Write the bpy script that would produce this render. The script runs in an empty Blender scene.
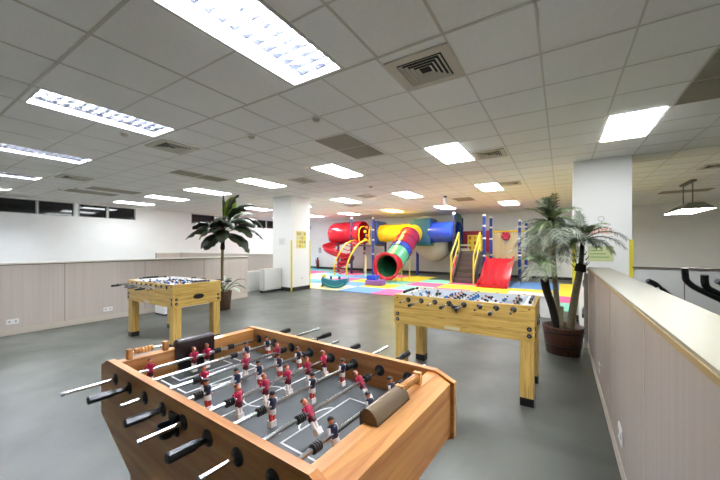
import bpy, math, random
from math import sin, cos, pi, radians as R, sqrt
from mathutils import Vector, Matrix
random.seed(7)
COL = bpy.context.scene.collection

# ------------------------------------------------------------------ materials
def lin(h):
    h = h.lstrip('#'); o = []
    for i in (0, 2, 4):
        c = int(h[i:i+2], 16)/255
        o.append(c/12.92 if c <= .04045 else ((c+.055)/1.055)**2.4)
    return (*o, 1)

def mat(name, color, rough=.5, metal=0, noise=0, nscale=6, emis=None, estr=0, bump=0, coat=0, trans=0, alpha=1):
    m = bpy.data.materials.new(name); m.use_nodes = True
    nt = m.node_tree; b = nt.nodes['Principled BSDF']
    c = lin(color) if isinstance(color, str) else color
    b.inputs['Base Color'].default_value = c
    b.inputs['Roughness'].default_value = rough; b.inputs['Metallic'].default_value = metal
    if coat: b.inputs['Coat Weight'].default_value = coat; b.inputs['Coat Roughness'].default_value = .1
    if trans: b.inputs['Transmission Weight'].default_value = trans
    if alpha < 1: b.inputs['Alpha'].default_value = alpha
    if emis:
        b.inputs['Emission Color'].default_value = lin(emis); b.inputs['Emission Strength'].default_value = estr
    if noise or bump:
        tc = nt.nodes.new('ShaderNodeTexCoord'); n = nt.nodes.new('ShaderNodeTexNoise')
        n.inputs['Scale'].default_value = nscale; n.inputs['Detail'].default_value = 5
        nt.links.new(tc.outputs['Object'], n.inputs['Vector'])
        if noise:
            r = nt.nodes.new('ShaderNodeValToRGB')
            r.color_ramp.elements[0].position = .3; r.color_ramp.elements[1].position = .7
            r.color_ramp.elements[0].color = (*[x*(1-noise) for x in c[:3]], 1)
            r.color_ramp.elements[1].color = (*[min(1, x*(1+noise)) for x in c[:3]], 1)
            nt.links.new(n.outputs['Fac'], r.inputs['Fac']); nt.links.new(r.outputs['Color'], b.inputs['Base Color'])
        if bump:
            bp = nt.nodes.new('ShaderNodeBump'); bp.inputs['Strength'].default_value = bump; bp.inputs['Distance'].default_value = .01
            nt.links.new(n.outputs['Fac'], bp.inputs['Height']); nt.links.new(bp.outputs['Normal'], b.inputs['Normal'])
    return m

def wood(name, dark, light, scale=(2, 30, 30), rough=.4, coat=.2, knots=False):
    m = bpy.data.materials.new(name); m.use_nodes = True
    nt = m.node_tree; b = nt.nodes['Principled BSDF']; b.inputs['Roughness'].default_value = rough
    b.inputs['Coat Weight'].default_value = coat
    tc = nt.nodes.new('ShaderNodeTexCoord'); mp = nt.nodes.new('ShaderNodeMapping')
    mp.inputs['Scale'].default_value = scale
    n = nt.nodes.new('ShaderNodeTexNoise'); n.inputs['Scale'].default_value = 1.0; n.inputs['Detail'].default_value = 8
    n.inputs['Roughness'].default_value = .65; n.inputs['Distortion'].default_value = .6
    r = nt.nodes.new('ShaderNodeValToRGB')
    r.color_ramp.elements[0].position = .32; r.color_ramp.elements[1].position = .62
    r.color_ramp.elements[0].color = lin(dark); r.color_ramp.elements[1].color = lin(light)
    nt.links.new(tc.outputs['Object'], mp.inputs['Vector']); nt.links.new(mp.outputs['Vector'], n.inputs['Vector'])
    nt.links.new(n.outputs['Fac'], r.inputs['Fac'])
    if knots:   # dark short streaks of finger-jointed pine
        v = nt.nodes.new('ShaderNodeTexVoronoi'); mp2 = nt.nodes.new('ShaderNodeMapping')
        mp2.inputs['Scale'].default_value = (scale[0]*1.6, scale[1]*.9, scale[2]*.9)
        nt.links.new(tc.outputs['Object'], mp2.inputs['Vector']); nt.links.new(mp2.outputs['Vector'], v.inputs['Vector'])
        v.inputs['Scale'].default_value = 1.
        r2 = nt.nodes.new('ShaderNodeValToRGB'); r2.color_ramp.interpolation = 'LINEAR'
        r2.color_ramp.elements[0].position = .06; r2.color_ramp.elements[1].position = .2
        r2.color_ramp.elements[0].color = (.35, .25, .12, 1); r2.color_ramp.elements[1].color = (1, 1, 1, 1)
        nt.links.new(v.outputs['Distance'], r2.inputs['Fac'])
        mx = nt.nodes.new('ShaderNodeMix'); mx.data_type = 'RGBA'; mx.blend_type = 'MULTIPLY'; mx.inputs[0].default_value = .8
        nt.links.new(r.outputs['Color'], mx.inputs[6]); nt.links.new(r2.outputs['Color'], mx.inputs[7])
        nt.links.new(mx.outputs[2], b.inputs['Base Color'])
    else:
        nt.links.new(r.outputs['Color'], b.inputs['Base Color'])
    return m

M = dict(
    ceiling=mat('ceiling_tile', '#f1f1ee', .9, noise=.03, nscale=60),
    tbar=mat('ceiling_grid_bar', '#d5d2c9', .6), tbar_main=mat('ceiling_main_bar', '#cbc8be', .6), tbar_light=mat('grid_bar_light', '#d4d1c8', .6),
    wall=mat('white_wall_paint', '#f3f4f2', .7, noise=.015, nscale=3),
    wallgrey=mat('gym_wall_paint', '#dededa', .7, noise=.015, nscale=3),
    colpaint=mat('column_paint', '#ecece8', .6),
    skirting=mat('black_skirting', '#26282a', .5), skirt_light=mat('pale_skirting', '#cfc6b8', .5),
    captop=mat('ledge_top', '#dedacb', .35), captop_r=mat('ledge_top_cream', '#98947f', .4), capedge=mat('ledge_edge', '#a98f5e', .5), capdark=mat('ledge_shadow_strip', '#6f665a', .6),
    white=mat('white_plastic', '#ecebe8', .4), offwhite=mat('offwhite', '#d8d8d4', .5),
    glass=mat('night_glass', '#101214', .06), winframe=mat('window_frame_grey', '#a9a9a4', .4),
    metal=mat('polished_steel', '#d8d8da', .14, 1), metal2=mat('satin_steel', '#b9bcc0', .3, 1),
    black=mat('black_plastic', '#17181a', .28), blackm=mat('matt_black', '#121314', .6), rubber=mat('rubber', '#25262a', .7),
    t_field=mat('grey_playfield', '#444848', .42, noise=.05, nscale=15), t_line=mat('field_line_white', '#eef0ee', .5),
    brown=mat('brown_metallic_plastic', '#7d6b55', .22, .3), darkbrown=mat('dark_brown_panel', '#2a1a15', .35),
    skin=mat('figure_skin', '#dc8a62', .35), hair=mat('figure_hair', '#6a3018', .4), redshirt=mat('red_shirt', '#b82248', .3),
    maroon=mat('maroon_shorts', '#5a1424', .35), navy=mat('navy_shirt', '#1a2240', .3), figwhite=mat('figure_white', '#efe9e2', .35),
    redsock=mat('red_sock', '#bf3a30', .4), hairgrey=mat('figure_hair_dark', '#191a20', .4), hairwhite=mat('figure_hair_pale', '#e8c0a8', .4),
    figblue=mat('figure_blue', '#2f6fb0', .4),
    y_field=mat('white_playfield', '#e9edf0', .35),
    blue=mat('blue_plastic', '#2c50cc', .25, coat=.4), bluepost=mat('blue_post', '#2b3f9e', .35), darkpost=mat('dark_blue_post', '#2a2f55', .4),
    yellow=mat('yellow_plastic', '#f4cc10', .22, coat=.4), yellow2=mat('yellow_paint', '#e3d34e', .4), red=mat('red_plastic', '#c8182a', .22, coat=.4),
    crimson=mat('crimson_plastic', '#a82c50', .2, coat=.4), darkred=mat('dark_red_panel', '#8c1a30', .4), green=mat('green_plastic', '#6cc79a', .22, coat=.4),
    teal=mat('teal_plastic', '#2a5f86', .35), tealdark=mat('dark_teal_plastic', '#2c6a66', .4), tealrock=mat('rocker_teal', '#34829c', .35),
    deck=mat('grey_deck', '#6c625e', .6), stair=mat('stair_grey', '#5c504d', .6), palegrey=mat('pale_grey_plastic', '#b9bab4', .4),
    beige=mat('beige_slats', '#cdbf93', .6), creampost=mat('cream_sleeve', '#d8d0b4', .5),
    tubein=mat('tube_inside_green', '#2c6b46', .45),
    guard=mat('yellow_corner_guard', '#dccf3c', .5), poster_y=mat('poster_yellow', '#dfd694', .6), poster_b=mat('poster_brown', '#b9a25c', .6),
    poster_g=mat('poster_green', '#c9cf9a', .6), orange=mat('orange_letter', '#e07a2c', .5), paper=mat('paper', '#e6e6e2', .7), ink=mat('ink_grey', '#b4b4b0', .7),
    inkgreen=mat('ink_green', '#6f9a5c', .7),
    lampwhite=mat('lamp_housing', '#e0dfda', .5), lampgrey=mat('pendant_housing', '#6d6d66', .5),
    grille=mat('ceiling_grille', '#a59f8e', .7), ventslat=mat('vent_slat', '#c9c5b8', .5), ventdark=mat('vent_dark', '#22211e', .8),
    soil=mat('soil', '#3a2e28', .95, bump=.6, nscale=60), extred=mat('extinguisher_red', '#7c2a2a', .4),
    bark=mat('palm_bark', '#8d846c', .9, noise=.25, nscale=40, bump=.6), fibre=mat('palm_fibre', '#2a211b', .95, noise=.4, nscale=60, bump=.8),
    bark2=mat('slim_trunk_bark', '#8a7d5c', .85, noise=.25, nscale=50),
    leafdark=mat('leaf_dark', '#39442e', .4, noise=.25, nscale=10), leafbright=mat('leaf_bright', '#9cc23a', .4, noise=.2, nscale=10),
    leafmid=mat('leaf_mid', '#59694a', .45, noise=.25, nscale=12),
    frond=mat('frond_green', '#8a9f6c', .5, noise=.3, nscale=8), frondpale=mat('frond_grey_green', '#c0cab2', .5, noise=.25, nscale=8),
    fronddark=mat('frond_dark', '#4c5c3c', .5, noise=.3, nscale=8),
    tube=mat('lamp_tube', '#ffffff', .5, emis='#f4f8ff', estr=62), trough=mat('lamp_reflector', '#f5f8ff', .35, emis='#eef2ff', estr=1.0),
    panel=mat('lamp_diffuser', '#ffffff', .5, emis='#f6faff', estr=8.5), panelp=mat('pendant_diffuser', '#ffffff', .5, emis='#fffdf8', estr=14), panely=mat('lamp_diffuser_warm', '#ffffff', .5, emis='#ffec60', estr=10),
    blade=mat('louvre_aluminium', '#ccd0dc', .22, 1),
)
M['t_wood'] = wood('beech_laminate', '#aa672c', '#cd9453', (1.6, 28, 28), .35, .3)
M['t_woody'] = wood('beech_laminate_cross', '#aa672c', '#cd9453', (28, 1.6, 28), .35, .3)
M['beads'] = wood('bead_wood', '#b9793a', '#d59a55', (20, 20, 20), .3, .4)
M['y_wood'] = wood('pine_laminate', '#b68c38', '#dfbc6a', (2.2, 30, 45), .35, .3, True)
M['y_woody'] = wood('pine_laminate_cross', '#b68c38', '#dfbc6a', (30, 2.2, 45), .35, .3, True)
M['y_woodz'] = wood('pine_laminate_upright', '#b68c38', '#dfbc6a', (40, 40, 2.2), .35, .3, True)
M['barrel'] = wood('barrel_wood', '#38201a', '#6a3f2a', (40, 40, 4), .55, .1)
M['barrel2'] = wood('planter_wood', '#3f2a1c', '#6e523a', (40, 40, 4), .6, .1)

def floor_mat():
    m = bpy.data.materials.new('grey_vinyl_floor'); m.use_nodes = True
    nt = m.node_tree; b = nt.nodes['Principled BSDF']
    tc = nt.nodes.new('ShaderNodeTexCoord')
    n = nt.nodes.new('ShaderNodeTexNoise'); n.inputs['Scale'].default_value = .9; n.inputs['Detail'].default_value = 6; n.inputs['Distortion'].default_value = .8
    r = nt.nodes.new('ShaderNodeValToRGB'); r.color_ramp.elements[0].position = .3; r.color_ramp.elements[1].position = .72
    r.color_ramp.elements[0].color = lin('#3e413b'); r.color_ramp.elements[1].color = lin('#62655d')
    nt.links.new(tc.outputs['Object'], n.inputs['Vector']); nt.links.new(n.outputs['Fac'], r.inputs['Fac'])
    nt.links.new(r.outputs['Color'], b.inputs['Base Color'])
    n2 = nt.nodes.new('ShaderNodeTexNoise'); n2.inputs['Scale'].default_value = 2.5; n2.inputs['Detail'].default_value = 8
    mr = nt.nodes.new('ShaderNodeMapRange'); mr.inputs[3].default_value = .28; mr.inputs[4].default_value = .5
    nt.links.new(tc.outputs['Object'], n2.inputs['Vector']); nt.links.new(n2.outputs['Fac'], mr.inputs[0]); nt.links.new(mr.outputs[0], b.inputs['Roughness'])
    return m
M['floor'] = floor_mat()

def laminate(ca='#c6bab0', cb='#cdc2b8'):      # pinkish beige laminate with fine upright stripes
    m = bpy.data.materials.new('striped_laminate'); m.use_nodes = True
    nt = m.node_tree; b = nt.nodes['Principled BSDF']; b.inputs['Roughness'].default_value = .45
    tc = nt.nodes.new('ShaderNodeTexCoord'); mp = nt.nodes.new('ShaderNodeMapping'); mp.inputs['Scale'].default_value = (1, 26, .35)
    n = nt.nodes.new('ShaderNodeTexNoise'); n.inputs['Scale'].default_value = 1; n.inputs['Detail'].default_value = 3
    r = nt.nodes.new('ShaderNodeValToRGB'); r.color_ramp.elements[0].position = .35; r.color_ramp.elements[1].position = .65
    r.color_ramp.elements[0].color = lin(ca); r.color_ramp.elements[1].color = lin(cb)
    nt.links.new(tc.outputs['Object'], mp.inputs['Vector']); nt.links.new(mp.outputs['Vector'], n.inputs['Vector'])
    nt.links.new(n.outputs['Fac'], r.inputs['Fac']); nt.links.new(r.outputs['Color'], b.inputs['Base Color'])
    return m
M['laminate'] = laminate()
M['laminate_shaded'] = laminate('#a0958c', '#a89d94')  # darker copy of the laminate: the right wall's shade put into the colour

# ------------------------------------------------------------------ mesh builder
class MB:
    def __init__(s): s.v = []; s.f = []; s.mi = []; s.sm = []; s.mats = []; s.T = None
    def m(s, mt):
        if isinstance(mt, str): mt = M[mt]
        if mt not in s.mats: s.mats.append(mt)
        return s.mats.index(mt)
    def add(s, vs, fs, mt, smooth=False):
        o = len(s.v); i = s.m(mt)
        for p in vs:
            p = Vector(p); s.v.append(s.T @ p if s.T else p)
        for f in fs: s.f.append([o+k for k in f]); s.mi.append(i); s.sm.append(smooth)
        return s
    def box(s, x0, x1, y0, y1, z0, z1, mt):
        v = [(x, y, z) for x in (x0, x1) for y in (y0, y1) for z in (z0, z1)]
        return s.add(v, [(0,1,3,2), (4,6,7,5), (0,4,5,1), (2,3,7,6), (0,2,6,4), (1,5,7,3)], mt)
    def cbox(s, c, d, mt): return s.box(c[0]-d[0]/2, c[0]+d[0]/2, c[1]-d[1]/2, c[1]+d[1]/2, c[2]-d[2]/2, c[2]+d[2]/2, mt)
    def prism(s, poly, axis, a, b, mt, smooth=False):
        def P(p, t):
            return {'x': (t, p[0], p[1]), 'y': (p[0], t, p[1]), 'z': (p[0], p[1], t)}[axis]
        n = len(poly); v = [P(p, a) for p in poly]+[P(p, b) for p in poly]
        f = [list(range(n)), list(range(2*n-1, n-1, -1))]
        s.add(v, f, mt)
        return s.add(v, [(i, n+i, n+(i+1) % n, (i+1) % n) for i in range(n)], mt, smooth)
    def tube(s, path, r, mt, n=10, caps=True, r_y=None, closed=False):
        P = [Vector(p) for p in path]; k = len(P)
        rs = [r]*k if not hasattr(r, '__len__') else list(r)
        tan = []
        for i in range(k):
            a = P[i-1] if (i or closed) else P[i]; b = P[(i+1) % k] if (i < k-1 or closed) else P[i]
            t = (b-a); tan.append(t.normalized() if t.length > 1e-9 else Vector((0, 0, 1)))
        u = tan[0].orthogonal().normalized(); vs = []
        if abs(tan[0].z) < .9: u = tan[0].cross(Vector((0, 0, 1))).normalized()
        for i in range(k):
            u = (u - tan[i]*u.dot(tan[i])).normalized(); w = tan[i].cross(u)
            for j in range(n):
                a = 2*pi*j/n; vs.append(P[i]+u*cos(a)*rs[i]+w*sin(a)*(rs[i] if r_y is None else r_y*rs[i]/rs[0]))
        fs = []
        for i in range(k if closed else k-1):
            i2 = (i+1) % k
            for j in range(n): fs.append((i*n+j, i*n+(j+1) % n, i2*n+(j+1) % n, i2*n+j))
        s.add(vs, fs, mt, True)
        if caps and not closed:
            s.add(vs[:n], [list(range(n-1, -1, -1))], mt); s.add(vs[-n:], [list(range(n))], mt)
        return s
    def cyl(s, p0, p1, r, mt, n=16, r1=None): return s.tube([p0, p1], [r, r if r1 is None else r1], mt, n)
    def lathe(s, prof, mt, n=24, c=(0, 0, 0), axis='z'):
        vs = []; k = len(prof)
        for r, z in prof:
            for j in range(n):
                a = 2*pi*j/n
                p = (r*cos(a), r*sin(a), z) if axis == 'z' else ((z, r*cos(a), r*sin(a)) if axis == 'x' else (r*sin(a), z, r*cos(a)))
                vs.append((c[0]+p[0], c[1]+p[1], c[2]+p[2]))
        fs = [(i*n+j, i*n+(j+1) % n, (i+1)*n+(j+1) % n, (i+1)*n+j) for i in range(k-1) for j in range(n)]
        return s.add(vs, fs, mt, True)
    def ball(s, c, r, mt, nu=12, nv=8, t0=0, t1=pi):
        if not hasattr(r, '__len__'): r = (r, r, r)
        vs = []; fs = []
        for i in range(nv+1):
            t = t0+(t1-t0)*i/nv
            for j in range(nu):
                a = 2*pi*j/nu; vs.append((c[0]+r[0]*sin(t)*cos(a), c[1]+r[1]*sin(t)*sin(a), c[2]+r[2]*cos(t)))
        for i in range(nv):
            for j in range(nu): fs.append((i*nu+j, (i+1)*nu+j, (i+1)*nu+(j+1) % nu, i*nu+(j+1) % nu))
        return s.add(vs, fs, mt, True)
    def mesh(s, name):
        me = bpy.data.meshes.new(name); me.from_pydata([tuple(p) for p in s.v], [], s.f)
        for mt in s.mats: me.materials.append(mt)
        me.polygons.foreach_set('material_index', s.mi); me.polygons.foreach_set('use_smooth', s.sm)
        me.update(); return me
    def build(s, name, parent=None, loc=None, rot=None, bevel=0, label=None, cat=None, group=None, kind=None):
        me = s.mesh(name)
        o = bpy.data.objects.new(name, me); COL.objects.link(o)
        if parent: o.parent = parent
        if loc: o.location = loc
        if rot: o.rotation_euler = rot
        if bevel:
            b = o.modifiers.new('Bevel', 'BEVEL'); b.width = bevel; b.segments = 2; b.limit_method = 'ANGLE'; b.harden_normals = False
        tag(o, label, cat, group, kind); return o

def tag(o, label=None, cat=None, group=None, kind=None):
    if label: o['label'] = label
    if cat: o['category'] = cat
    if group: o['group'] = group
    if kind: o['kind'] = kind
def thing(name, label, cat, loc=(0, 0, 0), rz=0, group=None):
    o = bpy.data.objects.new(name, None); COL.objects.link(o); o.location = loc; o.rotation_euler = (0, 0, rz)
    o.empty_display_size = .1; tag(o, label, cat, group); return o
def copy_tree(o, parent=None):
    c = o.copy(); COL.objects.link(c); c.parent = parent
    for ch in list(o.children): copy_tree(ch, c)
    return c
def arc(cx, cy, r, a0, a1, n): return [(cx+r*cos(R(a0+(a1-a0)*i/n)), cy+r*sin(R(a0+(a1-a0)*i/n))) for i in range(n+1)]
def spline(pts, n=6):
    P = [Vector(p) for p in pts]; out = []
    for i in range(len(P)-1):
        p0 = P[max(i-1, 0)]; p1 = P[i]; p2 = P[i+1]; p3 = P[min(i+2, len(P)-1)]
        for k in range(n):
            t = k/n
            out.append(.5*((2*p1)+(p2-p0)*t+(2*p0-5*p1+4*p2-p3)*t*t+(3*p1-p0-3*p2+p3)*t**3))
    out.append(P[-1]); return out

H = 3.04
# ------------------------------------------------------------------ lamps and ceiling openings
fix = []     # (x0, x1, y0, y1, kind)
for x0, x1 in ((-2.27, -1.67), (-5.07, -4.49), (-7.95, -7.37), (-10.8, -10.25), (-13.5, -12.95), (.6, 1.2)):  # last one, at right, is out of view and added to brighten the floor
    fix.append((x0, x1, 1.0, 2.36, 'louvre'))
for x0 in (.5, -1.9, -4.33, -6.73, -9.08, -11.38, -13.7): fix.append((x0, x0+.55, 4.98, 6.14, 'flat'))
for x0 in (-1.92, -4.33, -6.67, -9.05, -11.3): fix.append((x0, x0+.55, 8.66, 9.82, 'flat'))
for x0 in (-1.92, -4.33, -6.72, -9.1, -11.4, -13.6): fix.append((x0, x0+.58, 12.38, 13.55, 'warm' if x0 == -6.72 else 'flat'))
vents = [(-1.33, -.76, 2.49, 3.07), (-5.62, -5.05, 2.46, 3.04), (-9.95, -9.38, 2.46, 3.04), (-5.58, -5.08, 5.6, 6.08), (-1.3, -.8, 5.67, 6.17),
         (-1.35, -.85, 8.7, 9.2), (-5.5, -5., 8.5, 9.0), (-7.2, -6.7, 10.2, 10.7), (2.4, 2.9, 8.95, 9.45)]
grilles = [(-3.18, -2.6, 3.74, 4.31), (-3.18, -2.6, 4.34, 4.92), (-7.22, -6.8, 3.64, 4.2), (-7.22, -6.8, 4.24, 4.84), (1.09, 1.67, 3.76, 4.37), (1.09, 1.67, 4.4, 5.0),
           (-3.1, -2.5, 10.7, 11.5), (2.5, 3.6, 12.6, 13.2), (-12.2, -11.6, 3.2, 4.4), (-11.2, -10.6, 3.4, 4.6)]
holes = [f[:4] for f in fix]
XA, XB, YA, YB = -15.0, 6.0, -3.5, 16.2

def holed(rect, holes, P, mt):      # a flat sheet with rectangular openings
    xs = sorted({rect[0], rect[1]} | {h[i] for h in holes for i in (0, 1)}); ys = sorted({rect[2], rect[3]} | {h[i] for h in holes for i in (2, 3)})
    mb = MB(); vs = []; fs = []
    idx = {}
    def g(a, b):
        if (a, b) not in idx: idx[(a, b)] = len(vs); vs.append(P(a, b))
        return idx[(a, b)]
    for i in range(len(xs)-1):
        for j in range(len(ys)-1):
            cx = (xs[i]+xs[i+1])/2; cy = (ys[j]+ys[j+1])/2
            if any(h[0] < cx < h[1] and h[2] < cy < h[3] for h in holes): continue
            fs.append((g(xs[i], ys[j]), g(xs[i], ys[j+1]), g(xs[i+1], ys[j+1]), g(xs[i+1], ys[j])))
    mb.add(vs, fs, mt); return mb

holed((XA, XB, YA, YB), holes, lambda a, b: (a, b, H), 'ceiling').build('ceiling', kind='structure')
# grid bars of the suspended ceiling (real strips, interrupted at the lamps)
def strips():
    near_x = [-14.3, -13.5, -12.95, -11.6, -10.8, -10.25, -9.4, -8.65, -7.95, -7.37, -6.6, -5.85, -5.07, -4.49, -3.735, -3.035, -2.275, -1.67, -1.33, -.76, -.15, .46, 1.08, 1.7, 2.3, 2.9, 3.5, 4.1, 4.7, 5.3]
    far_x = [-1.35-.6*k for k in range(0, 23)]+[-.76, -.145, .48, 1.08, 1.68, 2.28, 2.88, 3.48, 4.08, 4.68, 5.28]
    ys = [-2.6, -1.9, -1.2, -.5, .22, .95, 1.68, 2.39, 3.075, 3.705, 4.35, 4.99, 5.58, 6.17]+[6.17+.6*k for k in range(1, 17)]
    mb = MB(); w = .011
    def seg(x0, x1, y0, y1, mt): mb.box(x0, x1, y0, y1, H-.004, H-.0005, mt)
    def clip(lo, hi, c, vertical):
        cuts = []
        for h in holes:
            a0, a1, b0, b1 = (h[2], h[3], h[0], h[1]) if vertical else (h[0], h[1], h[2], h[3])
            if b0+.02 < c < b1-.02: cuts.append((a0, a1))
        out = []; p = lo
        for a, b in sorted(cuts):
            if b <= lo or a >= hi: continue
            if a > p: out.append((p, a))
            p = max(p, b)
        if p < hi: out.append((p, hi))
        return out
    for x in near_x:
        for a, b in clip(YA, 2.39, x, True): seg(x-w, x+w, a, b, 'tbar_main')
    for x in far_x:
        for a, b in clip(2.39, YB, x, True): seg(x-w*.8, x+w*.8, a, b, 'tbar')
    for y in ys:
        if y > YB: continue
        ww = w*1.15 if abs(y-2.39) < .01 or abs(y-.95) < .01 else w*.8
        for a, b in clip(XA, XB, y, False): seg(a, b, y-ww, y+ww, 'tbar_main' if ww > w else 'tbar')
    return mb
strips().build('trim_1', kind='structure')

def row_word(y):
    return 'behind the viewer' if y < 0 else ('in the row nearest the viewer' if y < 3 else 'in the second row' if y < 7 else 'in the third row' if y < 11 else 'in the far row over the playground')
def lab_light(x, y, kind):
    rest = sorted({f[0] for f in fix if abs((f[2]+f[3])/2-y) < .3}, reverse=True); i = rest.index(x)
    o = ['rightmost', 'second from the right', 'third from the right', 'fourth from the right', 'fifth from the right', 'sixth from the right', 'leftmost'][i]  # in the nearest row the rightmost is the added lamp out of view
    return ('louvred' if kind == 'louvre' else 'warm-tinted flat' if kind == 'warm' else 'flat white') + ' recessed ceiling light ' + row_word(y) + ', ' + o
proto_l = {}
def louvre_parts(w, l):
    fr = MB()
    t = .018
    for a in ((-w/2, w/2, -l/2, -l/2+t), (-w/2, w/2, l/2-t, l/2), (-w/2, -w/2+t, -l/2+t, l/2-t), (w/2-t, w/2, -l/2+t, l/2-t)): fr.box(*a, -.008, .09, 'lampwhite')
    bk = MB(); bk.box(-w/2, w/2, -l/2, l/2, .085, .095, 'trough')
    tb = []
    for x in (-w/3+.005, 0, w/3-.005):
        b = MB(); b.cyl((x, -l/2+.03, .062), (x, l/2-.03, .062), .013, 'tube', 10); tb.append(b)
    bl = MB()
    for x in (-w/6, w/6):
        bl.prism([(x-.016, .05), (x+.016, .05), (x+.003, -.004), (x-.003, -.004)], 'y', -l/2+t, l/2-t, 'blade')
    n = 13
    for k in range(1, n):
        y = -l/2+l*k/n
        for c in (-w/3, 0, w/3):
            bl.add([(c-w/6, y-.013, .045), (c+w/6, y-.013, .045), (c+w/6, y, -.004), (c-w/6, y, -.004), (c-w/6, y+.013, .045), (c+w/6, y+.013, .045)],
                   [(0, 1, 2, 3), (3, 2, 5, 4), (0, 4, 5, 1)], 'blade')
    return fr, bk, tb, bl
for (x0, x1, y0, y1, kind) in fix:
    w = x1-x0; l = y1-y0; c = ((x0+x1)/2, (y0+y1)/2, H)
    g = 'louvred lights' if kind == 'louvre' else 'flat ceiling lights'
    t = thing('ceiling_light', lab_light(x0, (y0+y1)/2, kind), 'ceiling light', c, 0, g)
    if kind == 'louvre':
        fr, bk, tb, bl = louvre_parts(w, l)
        fr.build('frame', t); bk.build('reflector', t); bl.build('louvre', t)
        for b in tb: b.build('lamp_tube', t)
    else:
        fr = MB(); q = .014
        for a in ((-w/2, w/2, -l/2, -l/2+q), (-w/2, w/2, l/2-q, l/2), (-w/2, -w/2+q, -l/2+q, l/2-q), (w/2-q, w/2, -l/2+q, l/2-q)): fr.box(*a, -.006, .05, 'lampwhite')
        fr.build('frame', t)
        MB().box(-w/2+q, w/2-q, -l/2+q, l/2-q, -.014, .02, 'panely' if kind == 'warm' else 'panel').build('diffuser', t)
for i, (x0, x1, y0, y1) in enumerate(vents):
    c = ((x0+x1)/2, (y0+y1)/2, H-.0005); w = (x1-x0)/2
    lab = ['square four-way ceiling vent nearest the viewer, right of the big louvred light', 'square ceiling vent just beyond the second louvred light', 'square ceiling vent high above the left low wall',
           'small ceiling vent left of a flat light, near the white column', 'ceiling vent beside the flat light, right of the centre', 'small ceiling vent in front of the far playground lights on the right',
           'small ceiling vent between the third-row lights', 'small far ceiling vent near the warm-tinted light', 'ceiling vent over the gym at the right'][i]
    t = thing('ceiling_vent', lab, 'vent', c, 0, 'square ceiling vents')
    f = MB()
    for k, (a, b) in enumerate(((w, w*.72),)):
        f.box(-a, a, -a, -b, -.016, 0, 'ventslat'); f.box(-a, a, b, a, -.016, 0, 'ventslat'); f.box(-a, -b, -b, b, -.016, 0, 'ventslat'); f.box(b, a, -b, b, -.016, 0, 'ventslat')
    f.build('frame', t)
    MB().box(-w*.72, w*.72, -w*.72, w*.72, -.004, -.0005, 'ventdark').build('duct_opening', t)
    for k in range(1, 5):
        a = w*.72*(1-k*.19); s = MB(); th = w*.035; d = w*.07
        for (sx, sy, ax) in ((0, -1, 0), (0, 1, 0), (-1, 0, 1), (1, 0, 1)):
            if ax == 0: s.add([(-a, sy*a, -.005), (a, sy*a, -.005), (a+d, sy*(a+d), -.02), (-a-d, sy*(a+d), -.02), (a+d, sy*(a+d+th*.6), -.02), (-a-d, sy*(a+d+th*.6), -.02)], [(0, 1, 2, 3), (3, 2, 4, 5)], 'ventslat')
            else: s.add([(sx*a, -a, -.005), (sx*a, a, -.005), (sx*(a+d), a+d, -.02), (sx*(a+d), -a-d, -.02), (sx*(a+d+th*.6), a+d, -.02), (sx*(a+d+th*.6), -a-d, -.02)], [(0, 1, 2, 3), (3, 2, 4, 5)], 'ventslat')
        s.build('slat', t)
gl = ['darker ceiling grille nearest of the pair left of centre', 'darker ceiling grille, farther one of the pair left of centre', 'faint grey ceiling grille above the broad-leaved plant, nearer one', 'faint grey ceiling grille above the broad-leaved plant, farther one',
      'brown grey ceiling grille at the right edge, nearer of the two', 'brown grey ceiling grille beside the square right-hand light', 'distant ceiling grille by the hanging camera', 'dark grille above the pendant lamp in the gym',
      'far left ceiling grille above the dark windows', 'far left ceiling grille nearer the broad-leaved plant']
for i, (x0, x1, y0, y1) in enumerate(grilles):
    mb = MB(); mb.box(x0, x1, y0, y1, H-.009, H-.0045, 'grille')
    k = 12
    for j in range(1, k): y = y0+(y1-y0)*j/k; mb.box(x0+.01, x1-.01, y-.004, y+.004, H-.012, H-.009, 'grille')
    mb.build('ceiling_grille', label=gl[i], cat='grille', group='ceiling grilles')
for i, (x, y, l) in enumerate(((-2.6, 3.09, 'round smoke detector just beyond the big louvred light'), (-3.82, 3.08, 'round smoke detector between the two largest louvred lights'), (-4.3, 7.36, 'small smoke detector between the second and third light rows'),
                               (-11.2, 3.22, 'left small smoke detector near the dark windows, farther right of the two'), (-11.8, 3.05, 'small smoke detector nearest the left wall'), (-5.26, 2.05, 'small sprinkler head beside the second louvred light'))):
    t = thing('smoke_detector', l, 'smoke detector', (x, y, H), 0, 'smoke detectors')
    MB().lathe([(0, 0), (.062, 0), (.062, -.014), (.05, -.02)], 'white', 20).build('base', t)
    MB().lathe([(.05, -.016), (.043, -.04), (.02, -.052), (0, -.053)], 'ventslat', 20).build('sensor_head', t)

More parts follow.
